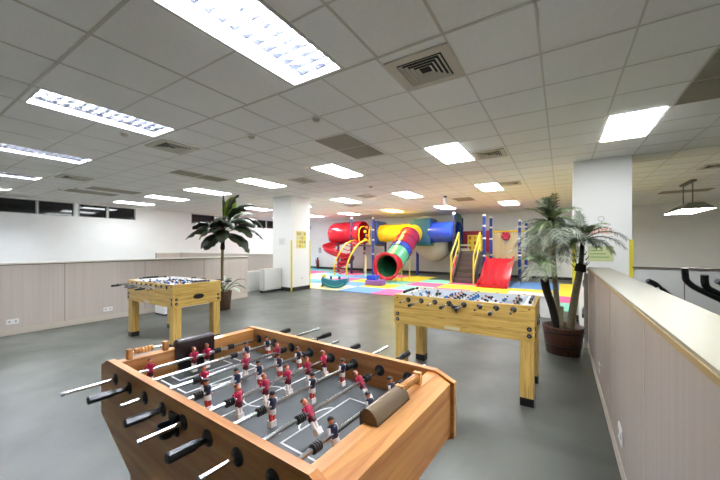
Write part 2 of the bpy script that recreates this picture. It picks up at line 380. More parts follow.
# ------------------------------------------------------------------ floor and walls
MB().box(XA, XB, YA, YB, -.05, 0, 'floor').build('floor', kind='structure')
wins = [(-.6, .36), (.38, 1.34), (1.36, 2.30), (2.32, 3.28), (3.30, 4.26), (4.38, 5.26), (5.28, 6.24), (8.6, 9.85), (9.87, 11.2), (11.22, 12.4), (12.52, 13.2), (13.22, 14.2)]
whole = [(a, b, 2.52, 2.99) for a, b in wins]
holed((YA, YB, 0, H), whole, lambda a, b: (XA, a, b), 'wall').build('wall_left', kind='structure')
for i, (a, b) in enumerate(wins):
    w = MB(); d = XA-.09
    w.box(d, XA+.012, a-.001, b+.001, 2.52, 2.54, 'winframe'); w.box(d, XA+.012, a, b, 2.975, 2.99, 'winframe')
    w.box(d, XA+.012, a, a+.03, 2.54, 2.975, 'winframe'); w.box(d, XA+.012, b-.03, b, 2.54, 2.975, 'winframe')
    fr = w.build('window_%d' % (i+1), kind='structure')
    MB().box(XA-.07, XA-.06, a+.03, b-.03, 2.54, 2.975, 'glass').build('pane', fr)
MB().box(XA, XB, YB, YB+.1, 0, H, 'wall').build('wall_back', kind='structure')
MB().box(XA, XB, YA-.1, YA, 0, H, 'wall').build('wall_front', kind='structure')
MB().box(XB, XB+.1, YA, YB, 0, H, 'wallgrey').build('wall_right', kind='structure')
MB().box(XA+.001, XB-.001, YB-.02, YB-.001, 0, .11, 'skirting').build('baseboard_back', kind='structure')
# gym side wall finish (grey paint) starting behind the right-hand column
MB().box(1.1, XB-.001, YB-.03, YB-.021, .11, H-.001, 'wallgrey').build('wall_gym', kind='structure')

# left low wall, panelled in striped laminate
lw = MB(); lw.box(-7.6, -7.46, YA+.01, 5.89, .1, 1.12, 'laminate'); lw.box(-7.6, -7.452, YA+.01, 5.892, .001, .1, 'skirt_light')
for y in (-1.9, -.6, .69, 1.99, 3.28, 4.6): lw.box(-7.4605, -7.4585, y-.004, y+.004, .1, 1.12, 'capdark')
lw.build('wall_left_low', kind='structure')
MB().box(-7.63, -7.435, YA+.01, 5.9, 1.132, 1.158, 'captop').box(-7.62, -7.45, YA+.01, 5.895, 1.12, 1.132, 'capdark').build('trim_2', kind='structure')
rw = MB(); rw.box(.317, .545, -2.4, 5.45, .09, 1.1, 'laminate_shaded'); rw.box(.312, .55, -2.4, 5.452, .001, .09, 'skirt_light')
for y in (-.5, .7, 1.9, 3.1, 4.3): rw.box(.3155, .3175, y-.003, y+.003, .09, 1.1, 'skirt_light')
rw.build('wall_right_low', kind='structure')
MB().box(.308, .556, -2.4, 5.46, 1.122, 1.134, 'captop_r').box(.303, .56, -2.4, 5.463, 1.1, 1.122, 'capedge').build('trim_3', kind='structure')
MB().box(-14.99, -8.28, 8.0, 8.12, .001, 1.12, 'laminate').box(-14.99, -8.27, 7.98, 8.14, 1.12, 1.15, 'captop').box(-14.99, -14.86, 7.0, 8.0, .001, 1.12, 'laminate').box(-14.99, -14.84, 6.98, 7.98, 1.12, 1.15, 'captop').build('wall_corridor_low', kind='structure')
MB().box(-8.4, -8.27, 5.6, 7.36, .001, .62, 'offwhite').box(-8.41, -8.26, 5.6, 7.36, .62, .64, 'captop').build('wall_corridor_side', kind='structure')
# gym low partition to the right of the column
gp = MB(); gp.box(1.06, 4.6, 7.3, 7.42, .001, 1.045, 'wallgrey')
for x in (1.72, 2.9, 4.1): gp.box(x-.006, x+.006, 7.297, 7.3, .001, 1.045, 'capdark')
gp.build('wall_gym_low', kind='structure')
MB().box(1.06, 4.6, 7.28, 7.44, 1.045, 1.068, 'capdark').build('trim_4', kind='structure')

# columns
def column(x0, x1, y0, y1, n):
    mb = MB(); mb.box(x0, x1, y0, y1, .001, H-.001, 'colpaint'); mb.build('wall_column_%d' % n, kind='structure')
    MB().box(x0-.008, x1+.008, y0-.008, y1+.008, .001, .12, 'skirting').build('baseboard_column_%d' % n, kind='structure')
column(-8.05, -7.215, 7.37, 8.24, 1)
column(.2, 1.056, 7.3, 8.1, 2)
def guard(x, y, sx, sy, h, label):
    mb = MB(); a = .028 if x < -1 else .05; t = .009
    mb.box(*sorted((x, x+sx*a)), *sorted((y, y-sy*t)), .001, h, 'guard'); mb.box(*sorted((x-sx*t, x)), *sorted((y-sy*t, y+sy*a)), .001, h, 'guard')
    mb.build('corner_guard', label=label, cat='corner guard', group='yellow corner guards')
guard(-7.215+.009, 7.37-.009, -1, 1, 1.62, 'yellow corner guard on the front corner of the left white column')
guard(-7.215+.009, 8.24+.009, -1, -1, 1.62, 'yellow corner guard on the back corner of the left white column')
guard(.2-.009, 7.3-.009, 1, 1, 1.5, 'yellow corner guard on the column behind the palm, left corner')
guard(1.056+.009, 7.3-.009, -1, 1, 1.54, 'yellow corner guard on the column beside the gym, right corner')

# posters
p = MB(); X = -7.2145; p.box(X, X+.004, 7.58, 8.05, 1.36, 1.93, 'poster_y')
for i in range(4):
    for j in range(4):
        a = 7.61+i*.108; b = 1.39+j*.132
        p.box(X+.004, X+.006, a, a+.085, b, b+.1, random.choice(['poster_b', 'guard', 'beige', 'poster_g']))
p.build('wall_poster', label='yellow picture poster with a grid of small pictures on the left column', cat='poster')
p = MB(); p.box(-7.79, -7.44, 7.366, 7.3705, 1.46, 1.71, 'paper')
for j in range(5): p.box(-7.76, -7.5-.02*(j % 3), 7.3645, 7.366, 1.5+.04*j, 1.512+.04*j, 'ink')
p.build('paper_notice', label='faint white paper notice with grey lines on the left column front', cat='notice')
p = MB(); p.box(.42, .8, 7.296, 7.3, 1.15, 1.43, 'poster_g')
for j in range(3): p.box(.46, .74-.05*j, 7.2945, 7.296, 1.22+.06*j, 1.235+.06*j, 'inkgreen')
p.build('wall_poster', label='pale green poster on the column behind the palm', cat='poster')
t = thing('wall_lettering', 'orange cut-out lettering above the pale green poster on the column', 'lettering', (.46, 7.3, 1.66))
for k in range(6):
    b = MB(); x = k*.056; w = .04
    b.box(x, x+.013, -.006, 0, 0, .09, 'orange'); b.box(x+.013, x+w, -.006, 0, .075, .09, 'orange')
    if k % 2 == 0: b.box(x+.013, x+w, -.006, 0, .036, .05, 'orange')
    if k % 3 != 1: b.box(x+w-.012, x+w, -.006, 0, .0, .05, 'orange')
    if k % 3 == 1: b.box(x+.013, x+w, -.006, 0, 0, .014, 'orange')
    b.build('letter_shape', t)
w = MB(); w.tube([(.62+.045*cos(a*pi/8), 7.295, 1.93+.045*sin(a*pi/8)) for a in range(16)], .005, 'ink', 6, closed=True)
w.tube([(.62, 7.295, 1.885), (.64, 7.295, 1.84), (.70, 7.295, 1.83)], .006, 'inkgreen', 6)
w.build('wall_ornament', label='thin dark ring ornament above the orange lettering on the column', cat='ornament')

# gate beside the palm pot
t = thing('low_gate', 'narrow white low gate with hinges between the right low wall and column', 'gate', (.3, 6.37, 0))
MB().box(-.02, .02, -.9, .9, .03, 1.03, 'white').build('gate_panel', t, bevel=.004)
MB().box(-.028, .028, -.915, -.86, .001, 1.05, 'offwhite').build('gate_post', t)
for z in (.18, .52, .9):
    MB().cyl((-.032, -.885, z-.05), (-.032, -.885, z+.05), .011, 'metal2', 10).build('hinge', t)
MB().box(-.04, -.02, -.7, -.6, .38, .5, 'black').build('latch', t)

def outlet(x, y0, y1, z0, z1, face, label, g):
    t = thing('wall_outlet', label, 'outlet', (x, (y0+y1)/2, (z0+z1)/2), 0, g)
    w = (y1-y0)/2; h = (z1-z0)/2; s = face
    MB().box(*sorted((0, s*.008)), -w, w, -h, h, 'white').build('face_plate', t, bevel=.002)
    for k in (-1, 1):
        MB().box(*sorted((s*.008, s*.0095)), k*w*.5-.012, k*w*.5+.012, -.016, .016, 'ink').build('socket', t)
outlet(-7.46, 1.28, 1.42, .175, .255, 1, 'white wall outlet low on the left low wall, nearer the viewer', 'left wall outlets')
outlet(-7.46, 2.55, 2.7, .165, .245, 1, 'white wall outlet low on the left low wall, nearer the yellow table', 'left wall outlets')
outlet(.317, 3.75, 3.87, .22, .3, -1, 'white wall outlet on the right low wall, nearer the palm', 'right wall outlets')
outlet(.317, 2.48, 2.62, .2, .3, -1, 'white wall outlet low on the right low wall, nearest the viewer', 'right wall outlets')
outlet(-7.215, 7.8, 7.9, .34, .42, 1, 'white wall outlet low on the left white column', 'column outlets')

# left cupboard by the column, white box behind the yellow table, small white bin
t = thing('wall_cupboard', 'low pale grey cupboard standing in front of the left white column', 'cupboard', (-7.85, 7.06, .0))
MB().box(-.0, .19, -.43, .3, .07, .72, 'offwhite').build('body', t, bevel=.004)
MB().box(-.0, .2, -.43, .3, .72, .735, 'captop').build('cupboard_top', t)
MB().box(.19, .205, -.38, .28, .09, .70, 'offwhite').build('door', t, bevel=.003)
MB().box(.19, .2, -.43, -.4, .07, .72, 'ink').build('edge_strip', t)
MB().box(.01, .15, -.4, .28, .001, .07, 'skirting').build('plinth', t)
t = thing('storage_box', 'small white box on the floor by the left low wall, behind the yellow table', 'box', (-7.03, 3.53, 0))
MB().box(-.185, .185, -.17, .17, .035, .42, 'white').build('body', t, bevel=.006); MB().box(-.18, .18, -.165, .165, .001, .035, 'skirting').build('base', t)
MB().box(-.19, .19, -.175, .175, .42, .44, 'offwhite').build('lid', t, bevel=.004)
t = thing('low_bench', 'low white bench box between the right yellow table and the palm pot', 'bench', (-.5, 7.6, 0))
MB().box(-.45, .34, -.26, .26, .001, .4, 'white').build('body', t, bevel=.006); MB().box(-.47, .36, -.28, .28, .4, .43, 'offwhite').build('bench_top', t, bevel=.004)

# ------------------------------------------------------------------ foreground football table
A = R(-2.87)
t1c = (cos(A)*-1.197-sin(A)*.96, sin(A)*-1.197+cos(A)*.96, 0)
T1 = thing('foosball_table', 'large beech-wood foosball table with grey playfield in the foreground', 'foosball table', t1c, A)
poly = [(-.757, .60), (-.757, .836), (-.672, .874), (.658, .874), (.743, .836), (.743, .60), (.40, .44), (-.40, .44)]
for y0, y1 in ((-.408, -.378), (.380, .410)):
    MB().prism(poly, 'y', y0, y1, 't_wood').build('side_panel', T1, bevel=.002)
er = [(.624, .70), (.624, .862), (.666, .862), (.728, .83), (.728, .612), (.39, .452), (.39, .70)]
ep = [(.624, .70), (.624, .862), (.678, .862), (.742, .83), (.742, .612), (.39, .452), (.39, .70)]
MB().prism(er, 'y', -.378, .380, 't_woody').build('end_board', T1, bevel=.0015)
MB().prism([(-a, b) for a, b in ep][::-1], 'y', -.378, .380, 't_woody').build('end_board', T1, bevel=.0015)
MB().box(-.624, .624, -.378, .380, .695, .722, 't_field').build('playfield', T1)
MB().box(-.42, .42, -.378, .380, .44, .46, 'blackm').build('bottom_panel', T1)
cx = -.0185; L = MB(); z0, z1 = .7221, .7235
def stripe(x0, y0, x1, y1, w=.008):
    d = Vector((x1-x0, y1-y0, 0)).normalized(); nn = Vector((-d.y, d.x, 0))*w/2
    p = [Vector((x0, y0, z1))+nn, Vector((x0, y0, z1))-nn, Vector((x1, y1, z1))-nn, Vector((x1, y1, z1))+nn]
    L.add(p+[q-Vector((0, 0, .0012)) for q in p], [(0, 1, 2, 3), (4, 7, 6, 5), (0, 4, 5, 1), (2, 6, 7, 3), (1, 5, 6, 2), (3, 7, 4, 0)], 't_line')
stripe(cx, -.376, cx, .378)
for s in (-1, 1):
    x = cx+s*.335; stripe(x, -.2, x, .215); stripe(x, -.196, cx+s*.62, -.196); stripe(x, .211, cx+s*.62, .211)
    x = cx+s*.505; stripe(x, -.147, x, .16); stripe(x, -.143, cx+s*.61, -.143); stripe(x, .156, cx+s*.61, .156)
    pts = [(cx+s*(.335-.045*sin(pi*k/10)), .0+.1*cos(pi*k/10)) for k in range(11)]
    for a, b in zip(pts, pts[1:]): stripe(*a, *b, .007)
for k in range(28):
    a, b = 2*pi*k/28, 2*pi*(k+1)/28; stripe(cx+.1*cos(a), .005+.1*sin(a), cx+.1*cos(b), .005+.1*sin(b), .007)
L.build('field_lines', T1)
for sx in (-1, 1):
    for sy in (-1, 1):
        lg = MB(); lg.box(sx*.46-.05, sx*.46+.05, sy*.32-.05, sy*.32+.05, .04, .445, 't_wood'); l = lg.build('leg', T1, bevel=.003)
        MB().cyl((sx*.46, sy*.32, 0), (sx*.46, sy*.32, .04), .035, 'black', 16).build('foot', l)
for s in (1, -1):   # goal housings on the two end boards
    prof = [(.612, .723)]+[(.612, .872)]+[(.614, .890), (.621, .902), (.632, .908), (.645, .907), (.658, .899), (.669, .886), (.675, .872), (.677, .862), (.6235, .862), (.6235, .723)]
    g = MB(); g.prism([(s*a, b) for a, b in (prof if s > 0 else prof[::-1])], 'y', -.125 if s > 0 else -.108, .095, 'brown' if s > 0 else 'darkbrown', True); gh = g.build('goal_housing', T1)
    MB().box(*sorted((s*.6105, s*.612)), -.105, .075, .724, .80, 'blackm').build('goal_opening', gh)
    MB().box(*sorted((s*.6095, s*.6125)), -.127, .097, .80, .892, 'darkbrown').build('front_plate', gh)
def counter(x, ya, yb, n):
    c = MB(); zc = .892
    for y in (ya, yb): c.box(x-.016, x+.016, y-.011, y+.011, .862, .91, 'beads')
    c.cyl((x, ya, zc), (x, yb, zc), .004, 'metal', 8); o = c.build('score_counter', T1, bevel=.002)
    for k in range(n):
        y = ya+.028+k*.0145
        MB().lathe([(.006, -.0065), (.014, -.006), (.0165, 0), (.014, .006), (.006, .0065)], 'beads', 14, (x, y, zc), 'y').build('score_bead', o)
counter(-.652, -.325, -.158, 6); counter(.642, .085, .235, 9)

def figure(team, n=10):
    b = MB()
    sh, so, sk, ft = ('redshirt', 'maroon', 'figwhite', 'figwhite') if team == 'red' else ('navy', 'figwhite', 'redsock', 'figwhite')
    b.ball((0, 0, .040), (.0092, .0085, .0115), 'skin', 10, 8)
    b.ball((-.0022 if team == 'red' else -.0012, 0, .0437), (.0098, .0094, .0098), 'hair' if team == 'red' else 'hairgrey', 10, 5, 0, pi*.55)
    b.tube([(0, 0, .024), (0, 0, .032)], .0045, 'skin', 8)
    b.tube([(0, 0, -.012), (0, 0, 0), (0, 0, .015), (0, 0, .024), (0, 0, .028)], [.0105, .0112, .0145, .0125, .005], sh, n, r_y=.0085)
    for s in (-1, 1):
        b.tube([(0, s*.0135, .022), (0, s*.0165, .008), (.001, s*.0155, -.008)], [.0048, .0045, .0038], sh if team == 'red' else 'figwhite', 7)
        b.ball((.001, s*.015, -.011), .0042, 'skin', 6, 5)
        b.box(-.002, .002, s*.0128-.001, s*.0128+.001, -.004, .02, 'figwhite')
        b.tube([(0, s*.0058, -.03), (0, s*.0052, -.05), (.001, s*.005, -.062)], [.0062, .0056, .0058], sk, 7)
    b.tube([(0, 0, -.034), (0, 0, -.022), (0, 0, -.01)], [.0118, .0124, .0108], so, n, r_y=.0085)
    b.box(-.0095, .0105, -.0105, .0105, -.079, -.057, ft)
    b.v = [Vector((p.x*1.22, p.y*1.25, p.z*1.06 if p.z > 0 else p.z)) for p in b.v]
    return b.mesh('player_figure')
FM = {'red': figure('red'), 'navy': figure('navy')}
def child(name, me, parent, loc, rot=None, label=None):
    o = bpy.data.objects.new(name, me); COL.objects.link(o); o.parent = parent; o.location = loc
    if rot: o.rotation_euler = rot
    if label: o['label'] = label
    return o
def bumper_mesh():
    b = MB(); pr = [(.0085, -.018)]
    for k in range(4):
        y = -.018+k*.009; pr += [(.0155, y), (.0165, y+.003), (.0155, y+.006), (.0115, y+.0068), (.0115, y+.0088)]
    pr += [(.0085, .018)]; b.lathe(pr, 'black', 16, axis='y'); return b.mesh('bumper')
BM = bumper_mesh()
def grip_mesh():   # octagonal grip, tip at y=0, neck at y=.135
    b = MB(); path = [(0, 0, 0), (0, .004, 0), (0, .075, 0), (0, .095, 0), (0, .128, 0), (0, .135, 0)]; rr = [.013, .0165, .0165, .012, .0105, .0135]
    b.tube(path, rr, 'black', 8); m_ = b.mesh('handle'); m_.polygons.foreach_set('use_smooth', [False]*len(m_.polygons)); return m_
GM = grip_mesh()
def flange_mesh():
    b = MB(); b.lathe([(.009, -.010), (.0115, -.0095), (.0122, -.005), (.0255, -.0045), (.0275, -.001), (.0275, 0), (.009, 0)], 'black', 24, axis='y'); return b.mesh('rod_bushing')
BU = flange_mesh()
rods = [
    ('red', .365, 1.61, 'far', 0, [.694, .912, .985], [1.137, 1.05]),
    ('navy', .41, 1.756, 'near', -12, [1.137, 1.285], [1.055]),
    ('red', .468, 1.70, 'far', 0, [.796, 1.019, 1.228], [.762, 1.275]),
    ('navy', .429, 1.593, 'near', -10, [.724, .865, .985, 1.109, 1.245], [.688, 1.30]),
    ('red', .411, 1.605, 'far', -8, [.765, .897, 1.026, 1.158, 1.28], [.728, 1.312]),
    ('navy', .428, 1.681, 'near', 0, [.807, 1.027, 1.24], [.756, 1.29]),
    ('red', .44, 1.655, 'far', -38, [.848, 1.174], [.805, 1.225]),
    ('navy', .43, 1.521, 'near', -18, [.80, 1.02, 1.19], [.718, 1.262])]
for i, (team, ya, yb, side, ang, figs, bumps) in enumerate(rods):
    x = -.5655+.1564*i; oy = -.96
    a, b = ya+oy, yb+oy
    mb = MB(); a2 = a+.13 if side == 'near' else a; b2 = b-.13 if side == 'far' else b
    mb.tube([(0, a2, 0), (0, b2, 0)], .0082, 'metal', 14)
    if side == 'far': mb.tube([(0, a2-.001, 0), (0, a2+.012, 0)], .0088, 'metal2', 14)
    rd = mb.build('rod', T1, loc=(x, 0, .81), rot=(0, R(ang), 0))
    if side == 'near': child('handle', GM, rd, (0, a, 0))
    else: child('handle', GM, rd, (0, b, 0), (0, 0, pi))
    for y in figs: child('player_figure', FM[team], rd, (0, y+oy, 0), (0, 0, 0 if team == 'red' else pi) if ang < 50 else (0, 0, 0), 'red-shirted player figure' if team == 'red' else 'navy-shirted player figure')
    for y in bumps: child('bumper', BM, rd, (0, y+oy, 0))
    child('rod_bushing', BU, T1, (x, -.408, .81)); child('rod_bushing', BU, T1, (x, .380, .81))
    child('rod_bushing', BU, T1, (x, -.378, .81), (0, 0, pi)); child('rod_bushing', BU, T1, (x, .410, .81), (0, 0, pi))
cup = MB(); cup.lathe([(0, -.03), (.02, -.028), (.028, -.01), (.031, .016), (.026, .016), (.023, -.004), (0, -.02)], 'black', 20, (0, 0, 0)); cup.box(-.03, .03, .02, .03, -.03, .045, 'black')
cup.build('ball_cup', T1, loc=(.0, -.438, .782), bevel=.001)

# ------------------------------------------------------------------ yellow tables
def mini_figure(team):
    b = MB(); c1, c2 = ('black', 'figwhite') if team == 'a' else ('figblue', 'figwhite')
    b.ball((0, 0, .038), (.010, .010, .012), 'skin' if team == 'a' else 'figwhite', 8, 6)
    b.ball((0, 0, .042), (.0108, .0108, .010), 'hairgrey', 8, 4, 0, pi*.5)
    b.tube([(0, 0, -.012), (0, 0, .012), (0, 0, .028)], [.012, .0145, .007], c1, 8, r_y=.009)
    b.tube([(0, 0, -.04), (0, 0, -.012)], [.009, .011], c2, 8, r_y=.008)
    b.box(-.008, .009, -.0095, .0095, -.056, -.038, c1 if team == 'a' else c2)
    b.v = [Vector((p.x*1.3, p.y*1.3, p.z*1.25)) for p in b.v]
    return b.mesh('player_figure')
MF = {'a': mini_figure('a'), 'b': mini_figure('b')}
def grip2():
    b = MB(); b.tube([(0, 0, 0), (0, .004, 0), (0, .08, 0), (0, .1, 0), (0, .115, 0)], [.013, .0165, .0155, .011, .013], 'black', 10); return b.mesh('handle')
G2 = grip2()
def yellow_table(loc, label, rz=0):
    t = thing('foosball_table', label, 'foosball table', loc, rz, 'yellow pine foosball tables')
    LX, DY = .683, .36
    for y0, y1 in ((-DY, -DY+.03), (DY-.03, DY)): MB().box(-LX, LX, y0, y1, .58, .896, 'y_wood').build('side_panel', t, bevel=.003)
    for x0, x1 in ((-LX+.001, -LX+.031), (LX-.031, LX-.001)): MB().box(x0, x1, -DY+.03, DY-.03, .58, .896, 'y_woody').build('end_panel', t, bevel=.003)
    MB().box(-LX+.031, LX-.031, -DY+.03, DY-.03, .78, .80, 'y_field').build('playfield', t)
    w = MB(); w.box(-LX+.031, LX-.031, -DY+.03, -DY+.034, .80, .893, 'y_field'); w.box(-LX+.031, LX-.031, DY-.034, DY-.03, .80, .893, 'y_field')
    w.box(-LX+.031, -LX+.10, -DY+.034, DY-.034, .80, .89, 'y_field'); w.box(LX-.10, LX-.031, -DY+.034, DY-.034, .80, .89, 'y_field'); w.build('inner_lining', t)
    MB().box(-LX+.031, LX-.031, -DY+.03, DY-.03, .59, .61, 'y_wood').build('bottom_panel', t)
    for sx in (-1, 1):
        for sy in (-1, 1):
            x = sx*(LX-.065); y = sy*(DY-.065)
            l = MB().box(x-.055, x+.055, y-.055, y+.055, .07, .60, 'y_woodz').build('leg', t, bevel=.004)
            MB().box(x-.057, x+.057, y-.057, y+.057, .0, .075, 'black').build('foot', l, bevel=.004)
    for sx in (-1, 1):
        for sy in (-1, 1):
            for z in (.69, .63):
                b = MB(); x = sx*(LX-.045); y = sy*DY
                b.lathe([(0, -.006), (.017, -.006), (.021, 0), (.021, .001)], 'black', 16, (x, y, z), 'y') if sy < 0 else b.lathe([(.021, -.001), (.021, 0), (.017, .006), (0, .006)], 'black', 16, (x, y, z), 'y')
                b.cyl((x, y-.008 if sy < 0 else y, z), (x, y if sy < 0 else y+.008, z), .006, 'metal2', 8)
                b.build('bolt', t)
                b = MB(); x = sx*(LX-.001); y = sy*(DY-.045)
                b.lathe([(0, sx*.006), (.017, sx*.006), (.021, 0)], 'black', 16, (x, y, z), 'x'); b.cyl((x, y, z), (x+sx*.008, y, z), .006, 'metal2', 8)
                b.build('bolt', t)
            MB().cyl((sx*(LX-.045), sy*DY, .865), (sx*(LX-.045), sy*(DY+.006), .865), .008, 'black', 10).build('screw', t)
    for s in (-1, 1):   # score counters across the end boards
        x = s*(LX-.05); c = MB(); c.box(x-.012, x+.012, -.2, -.18, .89, .918, 'black'); c.box(x-.012, x+.012, .18, .2, .89, .918, 'black'); c.cyl((x, -.19, .91), (x, .19, .91), .005, 'black', 8)
        o = c.build('score_counter', t)
        for k in range(10):
            y = -.15+k*.024 if s < 0 else .15-k*.024
            MB().lathe([(.005, -.009), (.0155, -.008), (.0155, .008), (.005, .009)], 'black', 10, (x, y, .91), 'y').build('score_bead', o)
        e = MB(); x = s*(LX-.001)      # ball return cup on the short side
        ring = [(x+s*.004, .075*cos(2*pi*k/24), .70+.032*sin(2*pi*k/24)) for k in range(24)]
        e.tube(ring, .007, 'black', 6, closed=True); e.build('ball_return', t)
        MB().prism([(.072*cos(2*pi*k/24), .70+.03*sin(2*pi*k/24)) for k in range(24)], 'x', *sorted((x, x+s*.002)), 'darkbrown').build('return_opening', t)
    c = MB(); c.lathe([(0, -.04), (.03, -.036), (.045, -.015), (.048, .01), (.043, .01), (.038, -.01), (0, -.03)], 'black', 18, (0.0, -DY-.025, .84)); c.ball((0, -DY-.025, .835), (.03, .02, .01), 'offwhite', 10, 5)
    c.build('ball_cup', t)
    MB().cyl((0, -DY, .775), (0, -DY-.007, .775), .009, 'black', 10).build('screw', t)
    MB().box(-.12, .03, -DY-.0015, -DY, .59, .62, 'creampost').build('label_plate', t, label='pale label plate')
    cnt = [3, 2, 3, 5, 5, 3, 2, 3]
    for i in range(8):
        x = -.512+.1463*i; side = 'near' if i in (1, 3, 4, 6) else 'far'
        off = random.uniform(-.03, .03)
        r = MB(); r.cyl((0, -.56+off, 0), (0, .56+off, 0), .0075, 'metal', 10)
        rd = r.build('rod', t, loc=(x, 0, .851))
        if side == 'near': child('handle', G2, rd, (0, -.66+off, 0))
        else: child('handle', G2, rd, (0, .66+off, 0), (0, 0, pi)); MB().lathe([(0, 0), (.009, 0), (.009, .02), (.0075, .021)], 'black', 10, (0, -.57+off, 0), 'y').build('end_cap', rd)
        n = cnt[i]; sp = .6/n
        for k in range(n):
            child('player_figure', MF['a' if i % 2 else 'b'], rd, (0, -.3+sp*(k+.5)+off, 0), (0, R([-25, 20, 65, -50, 10, -65, 35, -15][i]), 0))
        for s in (-1, 1):
            child('bumper', BM, rd, (0, s*.26+off, 0))
            child('rod_bushing', BU, t, (x, -DY if s < 0 else DY, .851), (0, 0, 0 if s < 0 else pi))
    return t
Y1 = yellow_table((-.875, 3.53, 0), 'yellow pine foosball table standing left of the potted palm')
Y2 = copy_tree(Y1); Y2.location = (-5.14, 2.665, -.012+.012); Y2['label'] = 'yellow pine foosball table at the left, before the broad-leaved plant'

# ------------------------------------------------------------------ foam mats
PAL = dict(W=('cream', '#f0e6b8'), B=('blue', '#6a9ad8'), C=('cyan', '#6cc0d8'), P=('pink', '#e0649c'), Y=('yellow', '#f2dc3c'), M=('mint', '#8fdcc4'), V=('purple', '#8a5cb0'))
for k, (n, h) in PAL.items(): M['mat_'+k] = mat('foam_'+n, h, .75, bump=.15, nscale=120)
rows = {0: '----  WWBPPWMM', 1: '---- CBBYMPYYP', 2: '---PWWPYMPYYYY', 3: '--WPWCBYYMPBBY', 4: '-BPPCPCPY-PBBY', 5: 'BCCMP---------', 6: '-C------------'}
order = ['nearest', 'second', 'third', 'fourth', 'fifth', 'sixth', 'seventh']
nth = ['rightmost', 'second from the right', 'third from the right', 'fourth from the right', 'fifth from the right', 'sixth from the right', 'seventh from the right', 'eighth from the right', 'ninth from the right', 'tenth from the right', 'eleventh from the right', 'twelfth from the right']
for r_, s in rows.items():
    s = s.replace('    ', '----').replace(' ', '-'); cells = []
    for c_, ch in enumerate(s):
        if ch in '- ': continue
        x0 = -14.45-1.2+1.2*(c_+0) if len(s) == 14 else 0
        x0 = -15.65+1.2*(c_+1)-1.2+0.0
        x0 = -7.25+1.2*(c_-7)+0.0
        cells.append((x0, ch))
    for k, (x0, ch) in enumerate(reversed(cells)):
        y0 = 8.26+1.2*r_; x1 = min(x0+1.195, .2 if y0 < 8.2 else .62); y1 = min(y0+1.195, 16.15)
        if x0 > .3: continue
        MB().box(max(x0, -14.9), x1, y0, y1, .001, .018, 'mat_'+ch).build('foam_mat', bevel=.004, label='%s foam floor mat, %s row from the grey floor, %s' % (PAL[ch][0], order[r_], nth[k]), cat='foam mat', group='coloured foam floor mats')

# ------------------------------------------------------------------ playground
PG = thing('playground_structure', 'large colourful indoor playground with tube slide, towers and stairs', 'playground', (-5.6, 14.7, .0205))
ox, oy = -5.6, 14.7
OF = [0, 0]
def pg(mb, name, parent=None, bevel=0, label=None):
    mb2 = mb; mb2.v = [Vector((p.x-ox+OF[0], p.y-oy+OF[1], p.z)) for p in mb2.v]
    return mb2.build(name, parent or PG, bevel=bevel, label=label)
def post(x, y, h, mt, low=None):
    b = MB(); b.cyl((x, y, .0), (x, y, h-.04), .062, mt, 16)
    if low: b.cyl((x, y, .001), (x, y, low), .07, 'creampost', 16)
    for z in (1.0, 1.7, 2.2):
        if z < h-.2: b.cyl((x, y, z), (x, y, z+.07), .072, 'white' if mt == 'bluepost' else 'blackm', 16)
    o = pg(b, 'post'); pg(MB().lathe([(.07, h-.06), (.07, h-.01), (.045, h+.02), (0, h+.035)], 'white', 16, (x, y, 0)), 'post_cap', o)
post(-3.82, 13.5, 2.82, 'darkpost'); post(-2.62, 13.5, 2.68, 'bluepost'); post(-3.85, 14.87, 2.76, 'darkpost'); post(-2.6, 14.87, 2.7, 'bluepost')
post(-1.47, 14.87, 2.5, 'bluepost'); post(-1.25, 15.15, 2.45, 'bluepost')
OF[:] = [.27, -.4]
post(-9.5, 14.2, 2.9, 'darkpost'); post(-8.21, 14.2, 2.84, 'bluepost'); post(-9.44, 15.4, 2.82, 'darkpost', 1.2); post(-8.14, 15.4, 2.72, 'darkpost')
pg(MB().box(-9.5, -8.14, 14.2, 15.4, 1.42, 1.5, 'deck'), 'deck', bevel=.01)
OF[:] = [0, 0]
b = MB(); b.cyl((-6.03, 14.9, 0), (-6.03, 14.9, 1.6), .07, 'bluepost', 16); pg(b, 'support_post')
pg(MB().box(-3.85, -2.6, 13.5, 14.87, 1.08, 1.17, 'deck'), 'deck', bevel=.01)
# stairs
b = MB(); n = 6; y0, y1, h = 12.4, 13.46, 1.14
for k in range(n):
    ya = y0+(y1-y0)*k/n; z = h*(k+1)/n
    b.box(-3.5, -2.82, ya, ya+(y1-y0)/n+.03, z-.19 if k else .001, z, 'stair')
st = pg(b, 'stairs', bevel=.006)
for x in (-3.56, -2.79):
    pg(MB().prism([(y0-.04, .001), (y0-.04, .3), (y1, h+.22), (y1, h-.25), (y0+.4, .001)], 'x', x, x+.045, 'stair'), 'stringer', st)
for x in (-3.60, -2.76):
    pg(MB().tube(spline([(x, 12.3, .0), (x, 12.3, .5), (x, 12.3, .93), (x, 12.4, 1.15), (x, 12.9, 1.55), (x, 13.36, 1.93), (x, 13.42, 1.86), (x, 13.42, 1.2)], 5), .032, 'yellow2', 10), 'handrail')
    pg(MB().tube([(x, 12.34, .55), (x, 13.4, 1.5)], .022, 'yellow2', 8), 'handrail')
pg(MB().cyl((-3.68, 12.5, .04), (-3.70, 13.4, .95), .04, 'red', 10), 'rail_red', label='red side bar')
